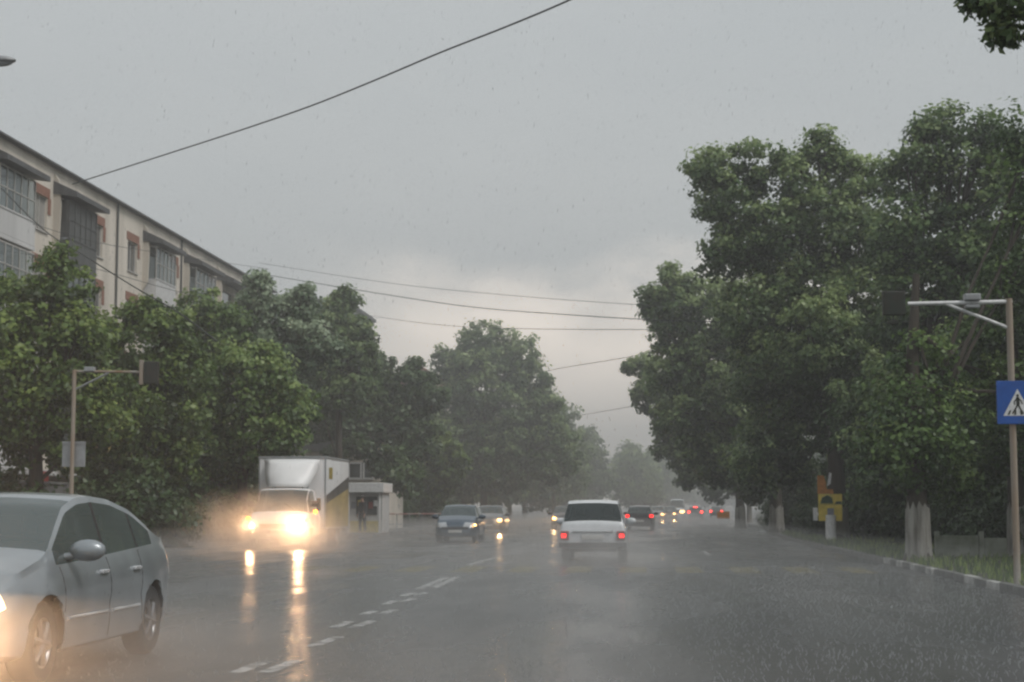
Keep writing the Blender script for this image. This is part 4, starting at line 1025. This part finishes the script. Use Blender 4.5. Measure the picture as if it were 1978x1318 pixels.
# 5 dark hatchback ahead
c5 = empty('hatchback_car', (gx(1237, 99), 99, 0), -.03, 'black hatchback with red tail lamps beyond the white estate', 'car')
car(hatch, c5, M['dark_paint'], M['glass'])
for sd in (1,-1):
    a, b = sorted((sd*.60, sd*.80)); t = lampbox(c5, 'taillight', (a,b,-1.97,-1.84,.74,.90), M['tail_on'])
lampbox(c5, 'number_plate', (-.26,.26,-1.985,-1.95,.48,.6), M['plate'], .004)
# oncoming cars with lit headlights and others farther away
def oncoming(x, y, paint, label, base=hatch, rz=PI, lamp=None, es=1.0):
    c = empty('oncoming_car', (x, y, 0), rz, label, 'car')
    car(base, c, paint, M['glass'])
    yf = base['y1']
    for sd in (1,-1):
        a, b = sorted((sd*.50, sd*.70)); lampbox(c, 'headlight', (a,b,yf-.14,yf+.01,.60,.74), lamp or M['head_dim'])
        headlight_spot(c, (sd*.6, yf+.1, .66), 130*es, (1,.60,.28), size=90)
    lampbox(c, 'number_plate', (-.26,.26,yf-.01,yf+.02,.36,.47), M['plate'], .004)
    return c
oncoming(gx(972, 87)-.62, 87, M['grey_paint'], 'grey car with one bright lamp showing right of the blue hatchback')
oncoming(gx(1073, 100)+.62, 100, M['dark_paint'], 'car with a bright lamp half hidden by the white estate', es=1.4)
oncoming(gx(829, 118), 118, M['dark_paint'], 'dark car with dim lamps far left behind the blue hatchback', lamp=emat('headlight_faint', (1,.75,.5), 6), es=.3)
oncoming(gx(1273, 158)-.2, 158, M['grey_paint'], 'far oncoming car with lamps lit just past the black hatchback', rz=PI-.06)
oncoming(gx(1293, 172), 172, M['dark_paint'], 'far oncoming car with lamps lit below the small white van', rz=PI-.06)
def tailcar(x, y, paint, label, third=False):
    c = empty('distant_car', (x, y, 0), -.06, label, 'car'); car(hatch, c, paint, M['glass'])
    for sd in (1,-1):
        a, b = sorted((sd*.56, sd*.82)); lampbox(c, 'taillight', (a,b,-1.97,-1.84,.70,.92), M['tail_hot'])
    if third: lampbox(c, 'brake_light', (-.22,.22,-1.66,-1.58,1.30,1.38), M['tail_hot'], .005)
M['tail_hot'] = emat('brake_light_lit', (1,.04,.03), 9)
tailcar(gx(1344, 186), 186, M['grey_paint'], 'far car with two red lamps and a high brake light', True)
tailcar(gx(1384, 215), 215, M['dark_paint'], 'dark car vanishing in the haze at the right kerb')
# small white van far away
vn = dict(hatch); vn.update(y0=-2.4, y1=2.3, axles=(-1.5,1.5), wr=.33,
    top=[(-2.4,.5),(-2.38,1.2),(-2.3,2.1),(-2.1,2.25),(.3,2.28),(.7,2.15),(1.45,1.25),(1.6,1.15),(2.1,.98),(2.25,.7),(2.3,.45)],
    belt=[(-2.4,.5),(-2.35,1.2),(.5,1.18),(1.5,1.08),(2.1,.85),(2.3,.45)], hw=[(-2.4,.9),(-2.2,.98),(1.5,.98),(2.1,.88),(2.3,.7)],
    bot=[(-2.4,.35),(-2,.25),(2,.22),(2.3,.28)], keys=(.1,.2,1.2,.6,1.5), side_glass=[(.2,1.3)], ws=(.6,1.46), rw=None, doors=[(.1,1.25)], hl=(1.8,.72,.95,.5), mirror=(1.0,1.3), handle_z=1.0, seats=(.2,))
c9 = empty('delivery_van', (gx(1308, 200), 200, 0), PI-.06, 'small white van seen far away above the oncoming lamps', 'van')
car(vn, c9, M['white_paint'], M['glass'], head=M['head_dim'])

# 2 box truck: cab is lofted, box is built of panels
TX = -11.78; c2 = empty('box_truck', (TX, 54.0, 0), PI, 'white box truck with roof deflector and blazing headlights', 'truck')
cab = dict(hatch); cab.update(y0=-.55, y1=1.78, axles=(1.02, 99), wr=.36, tumble=.14, crown=.05, ks=.05,
    top=[(-.55,1.90),(.15,1.96),(.45,1.93),(.60,1.86),(1.12,1.20),(1.22,1.16),(1.55,1.02),(1.70,.88),(1.76,.65),(1.78,.48)],
    belt=[(-.55,1.15),(.6,1.14),(1.15,1.10),(1.5,.95),(1.7,.78),(1.78,.45)], hw=[(-.55,.98),(.6,1.0),(1.2,.99),(1.5,.96),(1.7,.88),(1.78,.80)],
    bot=[(-.55,.4),(.8,.38),(1.78,.34)], keys=(-.2,.9,.55,1.12,-.3), side_glass=[(-.2,1.02)], ws=(.5,1.13), rw=None, doors=[(-.3,.9)], mirror=(.75,1.42), handle_z=1.02, seats=(.0,), mirror_mat=M['black'])
def car_front(P, root, paint, **k):
    P = dict(P); P['axles'] = (P['axles'][0], P['axles'][0]); return car(P, root, paint, **k)
car_front(cab, c2, M['truck_white'], glass=M['glass'])
mb = MB(); mb.box(-1.13,1.13,-4.9,-.62,.62,2.98,0,.03); bx = mb.build('cargo_box', M['truck_white'], c2, smooth=30)
mb = MB(); mb.box(-1.15,1.15,-4.92,-.60,2.94,3.02,0,.01)
for x in (-1.135, 1.095):
    for y in (-.655, -4.9): mb.box(x, x+.04, y, y+.05, .6, 2.96)
mb.build('edge_trim', M['sign_back'], bx)
# side print: the flank towards the middle of the road is local -X
for sd in (-1, 1):
    mb = MB(); a, b = sorted((sd*1.132, sd*1.138))
    mb.prism([(-4.85,.66),(-.7,.66),(-.7,1.45),(-4.85,2.0)], 'x', a, b); mb.build('yellow_print', M['truck_print'], bx)
    mb = MB(); a, b = sorted((sd*1.139, sd*1.143)); mb.prism([(-.7,1.45),(-.7,1.72),(-4.85,2.42),(-4.85,2.0)], 'x', a, b); mb.build('dark_print', M['sheet'], bx)
    mb = MB(); mb.box(a, b, -1.75, -1.15, 2.28, 2.66); mb.build('yellow_emblem', pm('mustard_print', (.35,.27,.04), .5, 0, .4, 9), bx)
# deflector
mb = MB()
prof = [(-.50,2.90,.93),(-.30,2.74,.90),(0.0,2.42,.84),(.22,2.12,.72),(.30,1.99,.64)]
vs = []; fs = []
for (y, z, w) in prof:
    for k in range(9):
        t = -1 + k/4; vs.append((w*t, y - .30*abs(t)**2.4*(1 if y > -.45 else .2), z))
for i in range(len(prof)-1):
    for k in range(8): fs.append((i*9+k, i*9+k+1, (i+1)*9+k+1, (i+1)*9+k))
mb.add(vs, fs)
df = mb.build('wind_deflector', pm('deflector_white', (.80,.80,.80), .4, 0, .05, 2), c2, smooth=50)
md = df.modifiers.new('s', 'SOLIDIFY'); md.thickness = .03
for sd in (-1, 1):
    mb = MB(); mb.tube([(sd*.55,-.5,1.95),(sd*.6,-.48,2.7)], .025, 6); mb.tube([(sd*.5,.1,1.95),(sd*.55,-.05,2.3)], .02, 6); mb.build('deflector_stay', M['steel'], c2, smooth=60)
lampbox(c2, 'bumper', (-.98,.98,1.66,1.86,.34,.58), M['wall_grey'], .04); lampbox(c2, 'grille', (-.52,.52,1.66,1.80,.64,.80), M['black'], .02)
lampbox(c2, 'number_plate', (-.26,.26,1.862,1.875,.40,.51), M['plate'], .004)
lampbox(c2, 'chassis', (-.45,.45,-4.8,1.0,.42,.60), M['black'], .01)
for sd in (-1, 1):
    mb = MB(); mb.tube([(sd*.55, 1.17, 1.19), (sd*.30, 1.02, 1.36), (sd*.08, .93, 1.47)], .014, 6); mb.build('wiper', M['black'], c2, smooth=60)
    mb = MB(); mb.tube([(sd*1.005, .1, 1.12), (sd*1.012, .1, .45)], .006, 4); mb.build('door_seam', M['black'], c2)
lampbox(c2, 'windscreen_card', (.05,.42,.98,1.0,1.16,1.24), M['white_sign'], .002)
for sd in (-1, 1):
    for yc in (-3.5,):
        t = MB(); t.M = Matrix.Translation((sd*.86, yc, .36)); R = .36; t.lathe([(R*.6,-.13),(R*.95,-.14),(R,-.08),(R,.08),(R*.95,.14),(R*.6,.13)], 28, ax='x')
        wh = t.build('wheel', M['rubber'], c2, smooth=50)
        t = MB(); t.M = Matrix.Translation((sd*.86, yc, .36)); t.lathe([(R*.6,sd*.12),(R*.5,sd*.05),(R*.1,sd*.08),(.001,sd*.08)], 24, ax='x'); t.build('rim', M['rim'], wh, smooth=50)
    a, b = sorted((sd*1.0, sd*1.11)); lampbox(c2, 'side_marker', (a,b,.62,.72,1.12,1.24) if sd < 0 else (a-.06,b-.06,1.3,1.42,.90,1.02), M['amber'], .02)
    mb = MB(); mb.tube([(sd*.95,.85,1.5),(sd*1.18,.92,1.52)], .02, 6); mb.box(min(sd*1.14,sd*1.28), max(sd*1.14,sd*1.28), .88,.96,1.22,1.62,0,.03); mb.build('mirror', M['black'], c2, smooth=50)
    lampbox(c2, 'turn_signal', tuple(sorted((sd*.86,sd*.97))) + (1.44,1.60,.88,.96), M['amber'], .02)
for sd in (-1, 1):
    h2 = MB(); h2.sphere((sd*.77, 1.76, .74), .13 if sd < 0 else .10, (1,.35,.8), 14); h2.build('headlight', M['head_on'] if sd < 0 else M['head_warm'], c2, smooth=180)
    headlight_spot(c2, (sd*.78, 1.95, .76), 620 if sd < 0 else 190, (1,.58,.30), size=100, blend=.9, tilt=-.05)

# spray thrown up round the truck: patchy mist
def spray(name, b, dens, seed, label):
    m, nt, out = newmat(name); Lk = nt.links.new
    v = N(nt, 'ShaderNodeVolumeScatter'); v.inputs['Color'].default_value = (.97,.95,.93,1); v.inputs['Anisotropy'].default_value = .55
    tc = N(nt, 'ShaderNodeTexCoord')
    no = N(nt, 'ShaderNodeTexNoise'); no.inputs['Scale'].default_value = 1.1; no.inputs['Detail'].default_value = 3; Lk(tc.outputs['Object'], no.inputs['Vector'])
    # soft falloff towards the edges
    mp = N(nt, 'ShaderNodeMapping'); mp.inputs['Location'].default_value = (-1,-1,-.7); mp.inputs['Scale'].default_value = (2,2,1.75); Lk(tc.outputs['Generated'], mp.inputs[0])
    ln = N(nt, 'ShaderNodeVectorMath', operation='LENGTH'); Lk(mp.outputs[0], ln.inputs[0])
    fr = N(nt, 'ShaderNodeMapRange'); fr.interpolation_type = 'SMOOTHSTEP'; fr.inputs['From Min'].default_value = 1.0; fr.inputs['From Max'].default_value = .1; fr.inputs['To Max'].default_value = 1
    Lk(ln.outputs['Value'], fr.inputs['Value'])
    n2_ = N(nt, 'ShaderNodeMapRange'); n2_.inputs['From Min'].default_value = .35; n2_.inputs['From Max'].default_value = .75; Lk(no.outputs[0], n2_.inputs['Value'])
    a = N(nt, 'ShaderNodeMath', operation='MULTIPLY'); Lk(fr.outputs[0], a.inputs[0]); Lk(n2_.outputs[0], a.inputs[1])
    c = N(nt, 'ShaderNodeMath', operation='MULTIPLY'); c.inputs[1].default_value = dens; Lk(a.outputs[0], c.inputs[0]); Lk(c.outputs[0], v.inputs['Density'])
    Lk(v.outputs[0], out.inputs['Volume'])
    mb = MB(); cx, cy = (b[0]+b[1])/2, (b[2]+b[3])/2; mb.box(b[0]-cx,b[1]-cx,b[2]-cy,b[3]-cy,b[4],b[5]); o = mb.build(name, m); o.location = (cx, cy, 0)
    tag(o, label, 'spray', kind='stuff')
spray('truck_spray_mist', (-16.0,-7.2,45,56,-.9,2.3), .55, 1, 'water spray lit orange round the front wheels of the truck')
spray('estate_spray_mist', (-4.4,2.0,33,42.2,-.9,1.25), .6, 2, 'grey spray thrown up behind the white estate car')
spray('saloon_spray_mist', (-7.8,-2.2,8.0,20,-.6,.9), .34, 3, 'water spray round the wheels of the silver saloon')

# ------------------------------------------------------------------ people
def person(loc_, rz, coat, legs, label, stride=.1, h=1.72, umb=None):
    e = empty('person', loc_, rz, label, 'person'); k = h/1.72
    def skin(name, verts, edges, rad, mt, parent):
        me = bpy.data.meshes.new(name); me.from_pydata([Vector(v)*k for v in verts], edges, [])
        o = bpy.data.objects.new(name, me); COL.objects.link(o); o.parent = parent; me.materials.append(mt)
        md = o.modifiers.new('skin', 'SKIN'); md.use_smooth_shade = True
        for i, r in enumerate(rad):
            sv = me.skin_vertices[0].data[i]; sv.radius = ((r, r) if not hasattr(r, '__len__') else r); sv.use_root = (i == 0)
        sb_ = o.modifiers.new('sub', 'SUBSURF'); sb_.levels = 1; sb_.render_levels = 1
        return o
    s = stride
    V = [(0,0,.95),(0,0,1.15),(0,0,1.38),(0,.01,1.48),(0,.02,1.56),(0,.03,1.64),(0,.02,1.70),
         (.10,0,.90),(.11,s,.50),(.11,s*.6,.09),(.11,s*.6+.14,.04), (-.10,0,.90),(-.11,-s,.50),(-.11,-s*1.7,.09),(-.11,-s*1.7+.14,.04),
         (.19,0,1.40),(.24,-.04,1.12),(.25,.06,.88),(.25,.09,.80), (-.19,0,1.40),(-.24,.02,1.12),(-.25,.10,.88),(-.25,.13,.80)]
    E = [(0,1),(1,2),(2,3),(3,4),(4,5),(5,6),(0,7),(7,8),(8,9),(9,10),(0,11),(11,12),(12,13),(13,14),(2,15),(15,16),(16,17),(17,18),(2,19),(19,20),(20,21),(21,22)]
    R = [(.14,.10),(.12,.09),(.15,.10),.055,.075,.09,.06,.08,.058,.04,.04,.08,.058,.04,.04,.055,.042,.03,.035,.055,.042,.03,.035]
    for hb_ in (18, 22):      # five fingers
        x, y, z = V[hb_]
        for q, (dx, dl) in enumerate(((-.025,.07),(-.008,.085),(.009,.08),(.024,.065))):
            n = len(V); V.append((x, y+dx, z-.05)); V.append((x, y+dx+.01, z-.05-dl*.6)); E.extend([(hb_, n),(n, n+1)]); R.extend([.010,.008])
        n = len(V); V.append((x, y+.045, z-.02)); E.append((hb_, n)); R.append(.010)
    b = skin('body', V, E, R, M['skin'], e)
    skin('jacket', [(0,0,.86),(0,0,1.12),(0,0,1.36),(0,.01,1.46),(.19,0,1.40),(.245,-.04,1.12),(.25,.05,.90),(-.19,0,1.40),(-.245,.02,1.12),(-.25,.09,.90)],
         [(0,1),(1,2),(2,3),(2,4),(4,5),(5,6),(2,7),(7,8),(8,9)], [(.18,.13),(.155,.12),(.18,.125),(.08,.075),.075,.06,.05,.075,.06,.05], coat, e)
    skin('trousers', [(0,0,.95),(.10,0,.88),(.11,s,.50),(.11,s*.6,.10),(-.10,0,.88),(-.11,-s,.50),(-.11,-s*1.7,.10)], [(0,1),(1,2),(2,3),(0,4),(4,5),(5,6)], [(.15,.11),.10,.075,.06,.10,.075,.06], legs, e)
    mb = MB(); mb.sphere((0,.01*k,1.67*k), .108*k, (.9,1,.9), 14); mb.build('hair', M['hair'], e, smooth=180)
    return e
pq = at(700, VY, 76.5); person((pq.x, 76.5, .12), PI*.8, M['coat_dark'], M['trousers'], 'person in dark clothes standing before the kiosk', .05)
pq = at(328, VY, 60); person((pq.x, 60, .12), PI*.6, M['coat_white'], M['jeans'], 'person in white and blue walking behind the silver saloon', .16)
pq = at(424, VY, 60); person((pq.x, 60, .12), -.4, M['coat_blue'], M['trousers'], 'person in a blue jacket beside the truck under the trees', .12)
pq = at(452, VY, 63); person((pq.x, 63, .12), .5, M['coat_red'], M['trousers'], 'person in a red brown jacket nearest the truck', .1)
pq = at(366, VY, 64); person((pq.x, 64, .12), 2.2, M['coat_dark'], M['jeans'], 'person in dark coat between the white and the blue clad walkers', .14, 1.65)

# ------------------------------------------------------------------ rain splashes on the road
def splashes():
    rng = np.random.default_rng(9); mb_v = []; n = 15000
    y = 7 + rng.random(n)**1.4*34; x = np.where(rng.random(n) < .55, rng.uniform(.5, 5.4, n), rng.uniform(-8, 5.4, n))
    keep = (np.abs(x) < y*.34+1.5); x, y = x[keep], y[keep]; n = len(x)
    h = rng.uniform(.006, .03, n)*rng.choice([1, 1.6], n); w = rng.uniform(.0018, .004, n)
    z = rng.uniform(.0, .05, n)
    V = np.zeros((n, 4, 3)); a = rng.uniform(-.8,.8,n)
    V[:,0] = np.stack([x-w, y, z], 1); V[:,1] = np.stack([x+w, y, z], 1)
    V[:,2] = np.stack([x+w+a*h, y, z+h], 1); V[:,3] = np.stack([x-w+a*h, y, z+h], 1)
    m = pm('water_drops', (.32,.34,.35), .1, 0, .1, 10)
    o = bpy.data.objects.new('rain_splashes', leafmesh('rain_splashes', V.reshape(-1,3), np.repeat(rng.random(n),4), m)); COL.objects.link(o)
    tag(o, 'splashing raindrops bouncing off the wet asphalt', 'rain', kind='stuff')
splashes()
def rain():
    rng = np.random.default_rng(19); n = 16000
    y = 9 + rng.random(n)**1.2*30; x = rng.uniform(-1, 1, n)*(y*.42+.5) - y*.07; z = rng.uniform(.05, 1, n)*(CH + y*.34)
    h = rng.uniform(.008, .020, n); w = rng.uniform(.001, .0022, n); t = h*.22
    V = np.zeros((n, 4, 3))
    V[:,0] = np.stack([x, y, z-h], 1); V[:,1] = np.stack([x+w, y, z], 1); V[:,2] = np.stack([x+t, y, z+h], 1); V[:,3] = np.stack([x-w, y, z], 1)
    m = pm('falling_water', (.40,.42,.43), .05, 0, .1, 10); nt_ = m.node_tree
    ou = [q for q in nt_.nodes if q.type == 'OUTPUT_MATERIAL'][0]; bs = [q for q in nt_.nodes if q.type == 'BSDF_PRINCIPLED'][0]
    tr = nt_.nodes.new('ShaderNodeBsdfTransparent'); mx = nt_.nodes.new('ShaderNodeMixShader'); mx.inputs[0].default_value = .42
    nt_.links.new(tr.outputs[0], mx.inputs[1]); nt_.links.new(bs.outputs[0], mx.inputs[2]); nt_.links.new(mx.outputs[0], ou.inputs[0])
    o = bpy.data.objects.new('rain', leafmesh('rain', V.reshape(-1,3), np.repeat(rng.random(n),4), m)); COL.objects.link(o)
    tag(o, 'raindrops falling through the air over the road', 'rain', kind='stuff')
rain()

# ------------------------------------------------------------------ render settings
scene.view_settings.view_transform = 'Standard'; scene.view_settings.look = 'None'; scene.view_settings.exposure = 0
cy = scene.cycles
cy.use_denoising = True
try: cy.denoiser = 'OPENIMAGEDENOISE'
except Exception: pass
cy.max_bounces = 7; cy.diffuse_bounces = 3; cy.glossy_bounces = 3; cy.transparent_max_bounces = 16; cy.volume_bounces = 1; cy.transmission_bounces = 5
cy.sample_clamp_indirect = 4; cy.caustics_reflective = False; cy.caustics_refractive = False
cy.volume_step_rate = 2; cy.volume_max_steps = 128
cy.filter_width = 2.4
